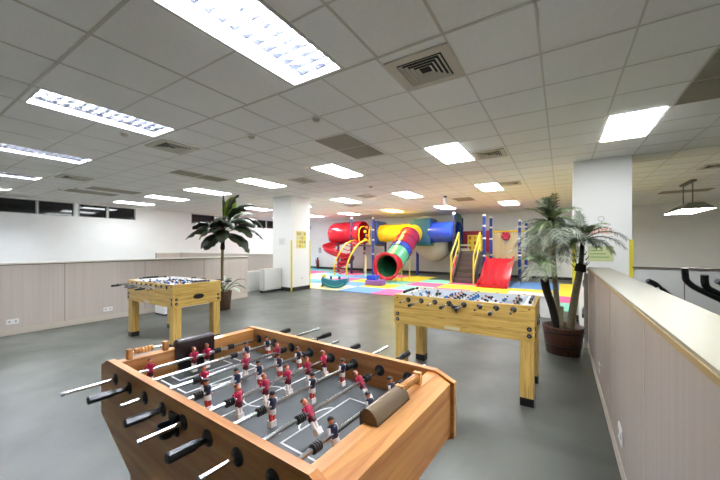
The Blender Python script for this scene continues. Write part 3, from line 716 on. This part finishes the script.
# back panel with noughts and crosses
pg(MB().box(-3.8, -2.65, 14.85, 14.89, 1.14, 2.1, 'darkred'), 'back_panel', bevel=.01)
tt = pg(MB().box(-3.58, -2.9, 14.78, 14.84, 1.2, 1.92, 'yellow2'), 'game_panel', bevel=.01, label='yellow noughts and crosses panel')
for i in range(3):
    for j in range(3):
        cx_, cz_ = -3.46+.22*i, 1.33+.23*j
        pg(MB().cyl((cx_, 14.765, cz_-.08), (cx_, 14.765, cz_+.08), .055, 'yellow' if (i+j) % 2 else 'orange', 12), 'game_tile', tt)
        pg(MB().box(cx_-.025, cx_+.025, 14.705, 14.712, cz_-.025, cz_+.025, 'blackm'), 'game_mark', tt)
# teal arch panel on the left of the stair tower
def ringpanel(x, yc, zc, hw, z0, z1, r, mt, t=.06):
    n = 24; outer = []; inner = []
    for k in range(n):
        a = 2*pi*k/n; c, s = cos(a), sin(a); m_ = max(abs(c)/hw, (s/(z1-zc) if s > 0 else -s/(zc-z0))); q = 1/m_
        outer.append((yc+c*q, zc+s*q)); inner.append((yc+c*r, zc+s*r))
    b = MB(); vs = [(x, *p) for p in outer]+[(x, *p) for p in inner]+[(x+t, *p) for p in outer]+[(x+t, *p) for p in inner]
    fs = []
    for k in range(n):
        j = (k+1) % n
        fs += [(k, j, n+j, n+k), (2*n+k, 3*n+k, 3*n+j, 2*n+j), (k, 2*n+k, 2*n+j, j), (n+k, n+j, 3*n+j, 3*n+k)]
    b.add(vs, fs, mt); return b
pg(ringpanel(-3.9, 14.2, 2.1, .6, 1.2, 2.85, .42, 'tealdark'), 'arch_panel', label='dark teal panel with a round opening')
pg(MB().box(-3.8, -3.4, 14.4, 14.45, 1.2, 1.32, 'creampost').box(-3.8, -3.4, 14.4, 14.45, 1.42, 1.5, 'creampost'), 'step_rail')
# tubes
def hollow(path, r, mt, n=24, t=.03, inner='tubein'):
    b = MB(); b.tube(path, r, mt, n, caps=False); b.tube(path, r-t, inner, n, caps=False)
    return b
def collar(p, d, r, mt, w=.05, t=.05):
    p = Vector(p); d = Vector(d).normalized(); b = MB(); b.tube([p-d*w/2, p+d*w/2], r+t, mt, 24, caps=False); b.tube([p-d*w/2, p+d*w/2], r, mt, 24, caps=False)
    u = d.orthogonal().normalized(); w_ = d.cross(u); vs = []; fs = []
    for s in (-1, 1):
        for q in (r, r+t): vs += [p+d*s*w/2+(u*cos(2*pi*k/24)+w_*sin(2*pi*k/24))*q for k in range(24)]
    for s in (0, 1):
        for k in range(24): j = (k+1) % 24; o = s*48; fs.append((o+k, o+j, o+24+j, o+24+k))
    b.add(vs, fs, mt); return b
bt = pg(hollow([(-5.1, 14.45, 2.06), (-3.87, 14.2, 2.06)], .47, 'blue', 28, inner='blue'), 'crawl_tube', label='blue crawl tube')
for x in (-4.98, -3.97): pg(collar((x, 14.2-(x+3.87)*.203, 2.06), (1, -.2, 0), .47, 'blue', .04, .03), 'tube_collar', bt)
OF[:] = [.35, -.75]
yt = pg(hollow([(-8.45, 15.2, 2.08), (-8.2, 15.2, 2.08), (-6.3, 15.25, 2.08)], .43, 'yellow', 28, inner='yellow'), 'crawl_tube', label='yellow crawl tube')
for x in (-7.9, -6.9): pg(collar((x, 15.21, 2.08), (1, 0, 0), .43, 'yellow', .04, .03), 'tube_collar', yt)
b = MB(); b.box(-6.4, -5.4, 14.75, 15.85, 1.5, 2.72, 'teal'); tb_ = pg(b, 'junction_box', bevel=.09, label='teal junction box')
pg(MB().box(-6.48, -5.36, 14.7, 15.9, 1.44, 1.52, 'tealdark'), 'box_floor', tb_, bevel=.02)
pg(MB().lathe([(0, 2.86), (.12, 2.85), (.3, 2.78), (.42, 2.7)], 'offwhite', 16, (-5.85, 15.3, 0)), 'dome_roof', tb_)
OF[:] = [.27, -.4]
pg(MB().box(-8.2, -8.08, 14.3, 15.3, 1.5, 2.7, 'blue'), 'side_panel', bevel=.02, label='blue tower panel')
# the descending tube slide in coloured rings
OF[:] = [0, 0]
P = spline([(-5.88, 14.15, 2.0), (-5.9, 13.75, 1.93), (-5.9, 13.4, 1.75), (-5.88, 12.7, 1.3), (-5.84, 11.9, .83), (-5.8, 11.5, .66), (-5.78, 11.12, .63)], 8)
TS = None; cuts = [(0, 12, 'yellow'), (12, 19, 'crimson'), (19, 24, 'crimson'), (24, 27, 'blue'), (27, 36, 'green'), (36, 48, 'red')]
for a, b_, mt in cuts:
    o = pg(hollow(P[a:b_+1], .455, mt, 28), 'slide_tube', TS, label={'yellow': 'yellow elbow', 'crimson': 'crimson ring', 'blue': 'blue ring', 'green': 'green ring', 'red': 'red exit ring'}[mt])
    if TS is None: TS = o
for k in (12, 19, 24, 27, 36):
    d = P[k+1]-P[k-1]; pg(collar(P[k], d, .455, 'red' if k == 24 else ('blue' if k == 27 else 'crimson' if k < 24 else 'green'), .05, .03), 'tube_collar', TS)
# flared exit mouth
d = (P[-1]-P[-4]).normalized(); u = d.cross(Vector((0, 0, 1))).normalized(); w_ = u.cross(d)
b = MB(); vs = []; n = 32
for ring, (rr, off) in enumerate(((.43, -.05), (.44, .02), (.555, .06), (.56, .1), (.45, .04), (.42, -.04))):
    for k in range(n):
        a = 2*pi*k/n; sq = 1+.04*(1-abs(cos(2*a)))**1 if ring in (2, 3) else 1
        vs.append(P[-1]+d*off+(u*cos(a)+w_*sin(a))*rr*sq)
fs = [(i*n+k, i*n+(k+1) % n, (i+1)*n+(k+1) % n, (i+1)*n+k) for i in range(5) for k in range(n)]
b.add(vs, fs, 'red', True); pg(b, 'slide_exit', label='flared red exit ring')
for x, y, z in ((-5.5, 11.9, .5), (-6.2, 11.9, .5), (-5.5, 12.7, .9), (-6.1, 11.35, .2), (-5.5, 11.35, .2)):
    pg(MB().cyl((x, y, .001), (x, y, z), .025, 'yellow2', 8), 'slide_leg')
# pale half pipe beneath the blue tube
b = MB(); vs = []; n, m_ = 14, 10
for i in range(m_+1):
    x = -6.1+1.7*i/m_; s = sin(pi*(.08+.8*i/m_))**.6 if True else 1
    for k in range(n+1):
        a = pi*k/n; rr = .55*(.55+.5*s); vs.append((x, 14.9+rr*.9*-cos(a), 1.72-(.95*s+.1)*sin(a)))
b.add(vs, [(i*(n+1)+k, i*(n+1)+k+1, (i+1)*(n+1)+k+1, (i+1)*(n+1)+k) for i in range(m_) for k in range(n)], 'palegrey', True)
hp = pg(b, 'hanging_trough', label='pale grey curved trough'); sd = hp.modifiers.new('Solidify', 'SOLIDIFY'); sd.thickness = .03
# red wide slide
b = MB(); prof = spline([(14.65, .9), (14.4, .88), (13.6, .56), (12.6, .22), (11.9, .09), (11.5, .06)] and [(0, 13.5, .93), (0, 13.3, .91), (0, 12.8, .6), (0, 12.2, .24), (0, 11.8, .09), (0, 11.45, .05)], 5)
def strip(b, xa, xb, prof, mt, dz=0, t=.04):
    vs = []; k = len(prof)
    for p in prof: vs += [(xa, p[1], p[2]+dz), (xb, p[1], p[2]+dz), (xb, p[1], p[2]+dz-t), (xa, p[1], p[2]+dz-t)]
    fs = []
    for i in range(k-1):
        a = 4*i; c = a+4
        fs += [(a, a+1, c+1, c), (a+1, a+2, c+2, c+1), (a+2, a+3, c+3, c+2), (a+3, a, c, c+3)]
    fs += [(0, 3, 2, 1), (4*k-4, 4*k-3, 4*k-2, 4*k-1)]; b.add(vs, fs, mt)
x0 = -2.48
strip(b, x0, x0+.98, prof, 'red'); ws = pg(b, 'wide_slide', label='wide red double slide')
for k in range(5):
    b = MB(); x = x0+k*.235-.02; strip(b, x, x+.04 if k not in (0, 4) else x+.05, prof, 'red', .09 if k in (0, 4) else .04, .06); pg(b, 'slide_ridge', ws)
b = MB(); b.box(x0, x0+.98, 13.5, 14.8, .84, .9, 'red'); pg(b, 'deck', bevel=.01, label='red landing deck')
# yellow bar and slatted panel
pg(MB().cyl((-2.6, 14.87, 2.05), (-1.25, 14.87, 2.05), .035, 'yellow', 10), 'top_bar', label='yellow top bar')
b = MB(); b.box(-2.55, -1.3, 14.9, 14.93, .72, 2.04, 'beige')
for k in range(12): x = -2.5+k*.105; b.cyl((x, 14.88, .72), (x, 14.88, 2.04), .016, 'beige', 8)
pg(b, 'slatted_panel')
fl = pg(MB().lathe([(0, 14.800), (.17, 14.800), (.19, 14.830), (.17, 14.860), (0, 14.860)], 'red', 20, (-2.0, 0, 1.86), 'y'), 'flower_panel', label='red flower disc')
for k in range(6):
    a = 2*pi*k/6; pg(MB().lathe([(0, 14.780), (.06, 14.785), (.07, 14.810), (0, 14.820)], 'crimson', 12, (-2.0+.13*cos(a), 0, 1.86+.13*sin(a)), 'y'), 'petal', fl)
pg(MB().tube([(-2.0+.0*k+.09*(1-k/30)*cos(k*.6), 14.820, 1.58+.09*(1-k/30)*sin(k*.6)) for k in range(28)], .012, 'ink', 6), 'spiral_ornament')
OF[:] = [.27, -.4]
# left tower: red spiral chute with a hood, arched climber
b = MB(); n = 12; vs = []; XX = [-11.25, -11.1, -10.9, -10.2, -9.5, -9.1]
for i, x in enumerate(XX):
    s = [.55, .85, 1, 1, 1, 1][i]
    for k in range(n+1):
        a = pi*(1.25-1.5*k/n); vs.append((x, 14.8+.62*s*cos(a), 2.1+.60*s*sin(a)))
b.add(vs, [(i*(n+1)+k, i*(n+1)+k+1, (i+1)*(n+1)+k+1, (i+1)*(n+1)+k) for i in range(len(XX)-1) for k in range(n)], 'red', True)
hd = pg(b, 'slide_hood', label='red ribbed slide hood'); m2 = hd.modifiers.new('Solidify', 'SOLIDIFY'); m2.thickness = .04
for x in (-10.75, -10.35, -9.85, -9.2):
    pg(MB().tube([(x, 14.8+.645*cos(pi*(1.25-1.5*k/12)), 2.1+.625*sin(pi*(1.25-1.5*k/12))) for k in range(13)], .022, 'crimson', 6), 'hood_rib', hd)
b = MB(); pathc = []; N = 34
for i in range(N+1):
    t = i/N; a = R(95+395*t); pathc.append((Vector((-10.75+.52*cos(a), 14.75+.55*sin(a), 1.62-1.42*t)), a))
vs = []; m_ = 9
for p_, a in pathc:
    rad = Vector((cos(a), sin(a), 0))
    for k in range(m_+1):
        q = -pi*k/m_; vs.append(p_+rad*.38*cos(q)+Vector((0, 0, .33*sin(q)+.27)))
b.add(vs, [(i*(m_+1)+k, i*(m_+1)+k+1, (i+1)*(m_+1)+k+1, (i+1)*(m_+1)+k) for i in range(N) for k in range(m_)], 'red', True)
sp_ = pg(b, 'spiral_chute', label='red spiral chute'); m2 = sp_.modifiers.new('Solidify', 'SOLIDIFY'); m2.thickness = .04
pg(MB().cyl((-10.75, 14.75, 0), (-10.75, 14.75, 1.9), .07, 'darkred', 12), 'spiral_core', sp_)
def climb(x, dx): return spline([(x, 13.0, .0), (x, 13.02, .45), (x+.12*dx, 13.2, 1.0), (x+.3*dx, 13.65, 1.55), (x+.45*dx, 14.15, 1.72), (x+.5*dx, 14.3, 1.55)], 6)
la, lb_ = climb(-9.72, 1), climb(-8.98, 1)
AC = pg(MB().tube(la, .035, 'yellow', 8), 'climber_rail', label='yellow arched climber rail'); pg(MB().tube(lb_, .045, 'yellow2', 8), 'climber_rail', label='yellow arched climber rail')
for k in range(3, len(la)-3, 2):
    mid = (la[k]+lb_[k])/2+Vector((0, -.05, -.09)); pg(MB().tube([la[k], mid, lb_[k]], .026, 'red' if k % 2 else 'yellow', 8), 'rung', AC)
for x in (-8.95, -8.35):
    pg(MB().tube(spline([(x, 14.15, 1.5), (x, 14.05, 1.9), (x, 14.1, 2.25), (x, 14.3, 2.42), (x, 14.6, 2.45)], 5), .028, 'yellow', 8), 'grab_rail')
for k in range(4): pg(MB().lathe([(0, -.05), (.07, -.05), (.08, 0), (.07, .05), (0, .05)], 'orange' if k % 2 else 'yellow', 12, (-8.62+.1*(k % 2), 14.12, 1.75+.2*k), 'x'), 'bead_toy')
pg(MB().cyl((-8.1, 13.3, .001), (-8.1, 13.3, .95), .05, 'creampost', 12), 'short_post')
# yellow drum under the slide start
pg(MB().lathe([(0, .5), (.3, .5), (.33, .55), (.33, 1.05), (.3, 1.1), (0, 1.1)], 'yellow', 20, (-7.4, 14.8, 0)), 'yellow_drum', label='yellow round seat')
pg(MB().cyl((-7.4, 14.8, .0), (-7.4, 14.8, .5), .05, 'darkpost', 10), 'drum_stem')

OF[:] = [0, 0]
# rocker
b = MB(); n = 24; lw_ = .46
vs_t = []; prof = []
for k in range(n+1):
    t = -1+2*k/n; prof.append((t*lw_, .31-.03*(1-abs(t))-.02*cos(pi*t)))
bot = [(lw_*.98*cos(pi*k/n)*-1, .27-.27*sin(pi*k/n)**.8) for k in range(n+1)]
poly = prof+bot[::-1]
rk = thing('seesaw_rocker', 'teal boat-shaped rocker on the mats near the left column', 'rocker', (-6.5, 8.72, .02), R(18))
MB().prism(poly, 'y', -.14, .14, 'tealrock').build('rocker_body', rk, bevel=.02)
MB().tube([(-.34, -.141, .17), (-.2, -.15, .09), (0, -.152, .06), (.2, -.15, .09), (.34, -.141, .17)], .012, 'green', 8).build('rim_stripe', rk)
for s in (-1, 1):
    MB().lathe([(0, .40), (.04, .39), (.045, .34), (.03, .27), (.035, .25)], 'teal', 14, (s*.15, 0, 0)).build('handle_knob', rk)
t = thing('toy_step', 'purple and blue soft step beside the red slide exit', 'soft step', (-5.78, 10.1, .018), R(5))
MB().box(-.26, .38, -.22, .22, .001, .2, 'mat_V').build('lower_block', t, bevel=.03, label='purple block'); MB().box(-.24, .15, -.15, .2, .2, .36, 'blue').build('upper_block', t, bevel=.03, label='blue block')
t = thing('spring_rider', 'small dark and yellow toy standing behind the left column', 'ride-on toy', (-7.05, 8.75, .018))
MB().tube([(0, 0, 0), (0, 0, .1), (-.02, 0, .25), (.02, 0, .33)], [.09, .05, .06, .05], 'black', 12).build('body', t)
MB().ball((.05, 0, .38), (.09, .05, .05), 'yellow2', 12, 8).build('head', t)
MB().box(-.09, .09, -.07, .07, 0, .03, 'yellow2').build('base', t)

# far wall items
t = thing('fire_extinguisher', 'small red extinguisher standing by the far wall left of the playground', 'fire extinguisher', (-13.3, 15.95, .019))
MB().lathe([(0, .0), (.1, .0), (.1, .5), (.07, .58), (.03, .62), (0, .62)], 'extred', 16).build('cylinder', t)
MB().box(-.03, .03, -.05, .05, .62, .7, 'black').build('valve', t); MB().tube([(0, -.03, .66), (-.12, -.05, .6), (-.12, -.05, .3)], .014, 'black', 8).build('hose', t)
MB().box(-14.3, -14.05, 16.13, 16.18, 2.55, 2.8, 'ink').build('wall_speaker', label='small grey speaker box high on the far white wall', cat='speaker')
MB().box(-13.4, -13.2, 16.16, 16.18, 1.0, 1.35, 'ink').build('wall_sign', label='small grey sign plate above the far extinguisher', cat='sign')
t = thing('ceiling_camera', 'white ceiling camera hanging over the playground, black cap', 'camera', (-3.14, 10.08, H))
MB().cyl((0, 0, -.001), (0, 0, -.06), .05, 'black', 14).build('mount', t); MB().cyl((0, 0, -.06), (0, 0, -.24), .06, 'white', 16, .055).build('camera_body', t)
MB().ball((0, 0, -.24), .055, 'white', 14, 8).build('lens_dome', t)

# pendant lamp of the gym
t = thing('pendant_lamp', 'wide grey pendant lamp hanging over the gym at right', 'pendant lamp', (2.7, 11.2, 2.3))
b = MB(); a, c = .3, .82
b.add([(-a, -c, 0), (a, -c, 0), (a, c, 0), (-a, c, 0), (-.12, -.6, .17), (.12, -.6, .17), (.12, .6, .17), (-.12, .6, .17)], [(0, 1, 5, 4), (1, 2, 6, 5), (2, 3, 7, 6), (3, 0, 4, 7), (4, 5, 6, 7)], 'lampgrey'); b.build('shade', t)
MB().box(-a+.02, a-.02, -c+.02, c-.02, .004, .012, 'panelp').build('diffuser', t)
for x in (-.35, .35): MB().cyl((0, x, .17), (0, x, H-2.3), .012, 'lampgrey', 8).build('hanging_rod', t)
MB().box(-.05, .05, -.45, .45, H-2.345, H-2.3, 'lampgrey').build('ceiling_mount', t)

# gym machines seen over the low wall
t = thing('exercise_machine', 'black exercise machine with curved handlebars behind the right low wall', 'exercise machine', (1.25, 4.4, 0))
def gm(mb, name, parent): 
    mb.v = [Vector((p.x-1.25, p.y-4.4, p.z)) for p in mb.v]; return mb.build(name, parent)
gm(MB().tube(spline([(.985, 4.17, 1.215), (.99, 4.175, 1.15), (1.0, 4.18, 1.10), (1.06, 4.21, 1.04), (1.17, 4.28, .975), (1.32, 4.38, .89), (1.45, 4.5, .8)], 5), .026, 'black', 12), 'handlebar', t)
gm(MB().tube(spline([(1.13, 4.22, 1.155), (1.135, 4.23, 1.08), (1.16, 4.25, 1.03), (1.24, 4.32, .98), (1.4, 4.45, .86)], 5), .028, 'blackm', 12), 'handlebar', t)
gm(MB().tube([(1.22, 4.26, 1.1), (1.3, 4.3, 1.06), (1.42, 4.42, .98)], .024, 'black', 10), 'handlebar', t)
gm(MB().tube([(1.11, 4.2, 1.09), (1.14, 4.23, 1.085)], .014, 'black', 8), 'hand_knob', t)
gm(MB().box(1.36, 1.5, 4.38, 4.6, .74, .95, 'black'), 'console', t); gm(MB().cyl((1.43, 4.5, .1), (1.43, 4.5, .8), .05, 'metal2', 12), 'upright', t)
gm(MB().box(1.2, 1.66, 4.1, 5.6, .001, .12, 'black'), 'base_frame', t)
t = thing('exercise_bike', 'black exercise bike handlebar end showing above the right low wall', 'exercise bike', (.95, 4.2, 0))
def gb(mb, name, parent):
    mb.v = [Vector((p.x-.95, p.y-4.2, p.z)) for p in mb.v]; return mb.build(name, parent)
gb(MB().tube(spline([(.685, 3.985, 1.10), (.75, 4.02, 1.065), (.82, 4.07, .99), (.90, 4.12, .92), (1.0, 4.2, .84)], 5), [.016]+[.024]*8+[.03]*12, 'black', 10), 'handlebar', t)
gb(MB().tube([(.70, 3.99, 1.10), (.71, 3.98, 1.05)], .007, 'metal', 6), 'brake_lever', t); gb(MB().tube([(.76, 4.03, 1.05), (.77, 4.0, 1.02)], .009, 'white', 6), 'cable_clip', t)
gb(MB().cyl((.97, 4.2, .1), (.97, 4.2, .86), .04, 'black', 12), 'frame_post', t); gb(MB().box(.8, 1.12, 3.9, 4.9, .001, .09, 'black'), 'base_frame', t)
gb(MB().lathe([(0, -.04), (.22, -.04), (.24, 0), (.22, .04), (0, .04)], 'metal2', 24, (.97, 4.55, .34), 'x'), 'flywheel', t)

# ------------------------------------------------------------------ plants
def frond(origin, az, elev, length, droop, mt, nl=26, lw=.0085, ll=.2, seed=0):
    rnd = random.Random(seed); b = MB(); n = 14; pts = []
    d = Vector((cos(az)*cos(elev), sin(az)*cos(elev), sin(elev))); p = Vector(origin); pts.append(p.copy())
    for i in range(n):
        d = (d+Vector((0, 0, -droop/n*(1+i/n)))).normalized(); p = p+d*length/n; pts.append(p.copy())
    b.tube(pts, [.008*(1-.8*i/n)+.001 for i in range(n+1)], mt, 5, caps=False)
    vs = []; fs = []
    for k in range(nl):
        t = .14+.86*k/(nl-1); i = min(int(t*n), n-1); f = t*n-i; c = pts[i].lerp(pts[i+1], f)
        tan = (pts[i+1]-pts[i]).normalized(); side = tan.cross(Vector((0, 0, 1)));
        if side.length < .05: side = Vector((1, 0, 0))
        side.normalize(); up = side.cross(tan)
        L_ = ll*(.45+.55*sin(pi*min(1, .15+t*.85)))*rnd.uniform(.8, 1.1)
        for s in (-1, 1):
            dr = (side*s*.8+tan*.75+up*rnd.uniform(-.1, .35)).normalized()
            m1 = c+dr*L_*.5; e = c+dr*L_+Vector((0, 0, -L_*rnd.uniform(.15, .45)))
            wv = tan.cross(dr).normalized().cross(dr).normalized()*lw*.5
            o = len(vs); vs += [c-wv*.5, c+wv*.5, m1+wv, m1-wv, e]
            fs += [(o, o+1, o+2, o+3), (o+3, o+2, o+4)]
    b.add(vs, fs, mt); return b
PP = thing('potted_palm', 'tall potted palm with feathery fronds beside the right low wall', 'potted palm', (.02, 5.08, 0))
pot = MB(); pot.lathe([(0, .012), (.18, .012), (.185, 0), (.197, .0), (.24, .34), (.246, .36), (.23, .362), (.218, .3), (0, .3)], 'barrel', 28)
po = pot.build('pot', PP)
for z in (.1, .28): MB().lathe([(.197+.127*z, z), (.203+.127*z, z), (.208+.127*z, z+.025), (.199+.127*z, z+.025)], 'darkbrown', 28).build('pot_band', po)
MB().lathe([(.22, .30), (.15, .325), (0, .335)], 'soil', 20).build('soil', PP)
def loc(p): return (p[0]-.02, p[1]-5.08, p[2])
def trunk(path, r, mt, name='trunk'):
    return MB().tube(spline([loc(p) for p in path], 5), [r[0]+(r[1]-r[0])*i/((len(path)-1)*5) for i in range((len(path)-1)*5+1)], mt, 12).build(name, PP)
# trunk positions: left leaning, middle pale, right leaning, stub
trunk([(-.05, 5.05, .30), (-.10, 5.0, .6), (-.17, 4.95, .86), (-.19, 4.95, 1.02)], (.042, .055), 'fibre')
trunk([(-.02, 5.13, .3), (-.06, 5.15, .8), (-.10, 5.16, 1.35), (-.12, 5.17, 1.7)], (.035, .035), 'bark')
trunk([(.10, 5.12, .3), (.15, 5.16, .7), (.22, 5.24, 1.12)], (.05, .04), 'bark')
trunk([(.215, 5.235, 1.08), (.222, 5.238, 1.12), (.225, 5.24, 1.15), (.23, 5.245, 1.18)], (.07, .06), 'fibre', 'trunk_crown')
trunk([(.225, 5.24, 1.15), (.235, 5.25, 1.3), (.25, 5.26, 1.5)], (.032, .026), 'fibre', 'upper_stem')
trunk([(.0, 5.05, .3), (.0, 5.04, .5), (.005, 5.04, .62)], (.032, .028), 'bark', 'cut_stem')
trunk([(-.10, 5.16, 1.62), (-.12, 5.17, 1.75), (-.12, 5.17, 1.88)], (.05, .03), 'fibre', 'trunk_crown')
seed = 0
def crown(c, n, e0, e1, l0, l1, dr, mts, az0=0, az1=2*pi, ll=.2):
    global seed
    for k in range(n):
        seed += 1; rn = random.Random(seed*13)
        az = az0+(az1-az0)*(k+.5*rn.random())/n; el = R(rn.uniform(e0, e1))
        frond(loc(c), az, el, rn.uniform(l0, l1), dr*rn.uniform(.7, 1.2), mts[k % len(mts)], seed=seed, ll=ll, nl=28).build('frond', PP)
crown((-.12, 5.17, 1.76), 24, 8, 84, .32, .46, 1.0, ['frond', 'leafmid', 'frond', 'fronddark'], ll=.16)
crown((-.12, 5.17, 1.6), 18, -5, 50, .42, .62, 1.2, ['fronddark', 'frondpale', 'frondpale'], ll=.2)
crown((-.18, 4.95, 1.1), 17, 18, 78, .42, .66, 1.25, ['frondpale', 'frondpale', 'frond'], az0=R(75), az1=R(318), ll=.16)
crown((.25, 5.26, 1.5), 18, 20, 85, .26, .42, 1.2, ['frond', 'fronddark', 'leafmid'], ll=.14)
for az, el, le in ((R(28), R(42), .62), (R(38), R(20), .5), (R(20), R(30), .55), (R(195), R(25), .4), (R(215), R(10), .36)):
    seed += 1; frond(loc((.25, 5.26, 1.5)), az, el, le, 1.1, 'fronddark', seed=seed, ll=.13, nl=26).build('frond', PP)
for k in range(22):
    a = 2*pi*k/22*3; z = 1.1+.01*k; MB().tube([(.2+.07*cos(a), .16+.07*sin(a), z), (.2+.11*cos(a), .16+.11*sin(a), z+.05)], [.008, .002], 'fibre', 5).build('leaf_stub', PP)

BP = thing('broad_leaf_plant', 'tall broad-leaved potted plant on a slim stem by the left low wall', 'potted plant', (-6.5, 4.45, 0))
MB().lathe([(0, .01), (.15, .01), (.155, 0), (.165, 0), (.2, .4), (.205, .42), (.19, .422), (.18, .36), (0, .36)], 'barrel2', 24).build('pot', BP)
MB().lathe([(.18, .36), (.1, .38), (0, .385)], 'soil', 18).build('soil', BP)
MB().tube(spline([(0, 0, .37), (-.01, 0, .9), (.0, .0, 1.4), (.02, 0, 1.75)], 6), .032, 'bark2', 10).build('trunk', BP)
MB().tube(spline([(0, 0, 1.35), (.01, 0, 1.5), (.02, 0, 1.75)], 4), [.04, .048, .05, .045, .04, .045, .05, .045, .03], 'fibre', 10).build('trunk_sheath', BP)
def leaf(base, az, elev, stem, length, width, droop, mt, roll=0, n=10, fold=.25):
    b = MB(); d = Vector((cos(az)*cos(elev), sin(az)*cos(elev), sin(elev))); p = Vector(base); pts = [p.copy()]
    for i in range(4): d = (d+Vector((0, 0, -droop*.05))).normalized(); p = p+d*stem/4; pts.append(p.copy())
    b.tube(pts, [.012, .011, .01, .009, .008], mt, 6, caps=False)
    vs = []; fs = []
    for i in range(n+1):
        t = i/n; w = width*.5*(sin(pi*min(1, t*.93+.05))**.65)*(1-.15*t); side = d.cross(Vector((0, 0, 1)))
        if side.length < .05: side = Vector((1, 0, 0))
        side.normalize(); side = (Matrix.Rotation(roll, 3, d) @ side); up = side.cross(d)
        wob = .02*sin(t*19)
        vs += [p+side*w+up*(-w*fold+wob), p+side*w*.5+up*w*fold*.3, p, p-side*w*.5+up*w*fold*.3, p-side*w+up*(-w*fold-wob)]
        d = (d+Vector((0, 0, -droop/n*(.6+t)))).normalized(); p = p+d*length/n
    for i in range(n):
        for k in range(4): a = i*5+k; fs.append((a, a+1, a+6, a+5))
    b.add(vs, fs, mt, True); return b
Rt = radians = R
C_ = (cos(.563), sin(.563))
def azs(deg): return R(deg)+.563     # 0 = towards the right of the room as seen from the tables
for base, az, el, st, le, wd, dr, mt, ro in (
    ((.02, 0, 1.7), 15, 35, .25, .75, .24, 1.5, 'leafdark', 0), ((.02, 0, 1.72), -20, 40, .22, .7, .26, 1.7, 'leafdark', .3), ((.02, 0, 1.75), 165, 42, .25, .62, .26, 1.7, 'leafdark', 0),
    ((.02, 0, 1.7), 200, 28, .22, .62, .26, 1.3, 'leafdark', -.3), ((.02, 0, 1.72), 235, 40, .12, .55, .28, 1.9, 'leafdark', .2), ((.02, 0, 1.75), 290, 30, .12, .58, .26, 1.8, 'leafdark', 0),
    ((.02, 0, 1.8), 25, 62, .25, .66, .22, 1.6, 'leafmid', .2), ((.02, 0, 1.8), 60, 55, .2, .7, .24, 1.6, 'leafdark', 0), ((.02, 0, 1.8), 120, 60, .18, .6, .24, 1.6, 'leafdark', 0),
    ((.02, 0, 1.85), 45, 78, .26, .52, .26, .9, 'leafbright', .9), ((.02, 0, 1.85), 10, 78, .36, .5, .2, 1.3, 'leafdark', .5), ((.02, 0, 1.85), 70, 80, .3, .5, .22, 1.2, 'leafmid', -.5), ((.02, 0, 1.85), 0, 62, .38, .62, .2, 1.5, 'leafdark', 0), ((.02, 0, 1.82), -10, 66, .3, .55, .18, 1.7, 'leafdark', -.4), ((.02, 0, 1.7), 330, 12, .15, .6, .26, 1.1, 'leafdark', .2),
    ((.02, 0, 1.65), 180, 5, .1, .45, .26, 1.5, 'leafdark', .5), ((.02, 0, 1.74), 260, 62, .12, .5, .24, 1.9, 'leafdark', .4)):
    leaf(base, azs(az), R(el), st, le, wd*1.25, dr, mt, ro).build('leaf', BP)
for k, (az, el, st, le) in enumerate(((0, 20, .15, .6), (40, 30, .15, .55), (80, 35, .15, .5), (150, 25, .15, .55), (185, 55, .2, .6), (220, 12, .12, .5), (275, 45, .15, .5), (310, 50, .2, .6), (345, 50, .25, .7), (10, 48, .3, .75))):
    leaf((.02, 0, 1.6+.02*k), azs(az), R(el), st, le, .3, 1.7, 'leafdark', .3*(-1)**k).build('leaf', BP)
MB().tube([(.02, 0, 1.8), (.03, 0, 2.25), (.035, 0, 2.42), (.035, 0, 2.6)], [.014, .014, .03, .012], 'leafdark', 8).build('leaf_spear', BP)
for k in range(16):
    a = 2*pi*k/16+.2; leaf((0.04, 0, .38), a, R(random.uniform(35, 70)), random.uniform(.2, .4), random.uniform(.24, .34), .1, 1.5, 'leafmid' if k % 3 else 'frondpale', n=6).build('leaf', BP)

# ------------------------------------------------------------------ camera, world, colour
cam = bpy.data.cameras.new('camera'); co = bpy.data.objects.new('camera', cam); COL.objects.link(co)
co.location = (0, 0, 1.42); co.rotation_euler = (R(90), 0, .5630)
cam.lens = 318.6/720*36; cam.sensor_width = 36; cam.shift_y = 6.6/720; cam.clip_start = .02
sc = bpy.context.scene; sc.camera = co
w = bpy.data.worlds.new('world'); sc.world = w; w.use_nodes = True
w.node_tree.nodes['Background'].inputs[0].default_value = (.8, .85, 1, 1); w.node_tree.nodes['Background'].inputs[1].default_value = .3
vs_ = sc.view_settings; vs_.view_transform = 'Standard'; vs_.look = 'None'; vs_.gamma = 1; vs_.use_curve_mapping = False; vs_.exposure = 1.8
sc.cycles.max_bounces = 12; sc.cycles.diffuse_bounces = 8
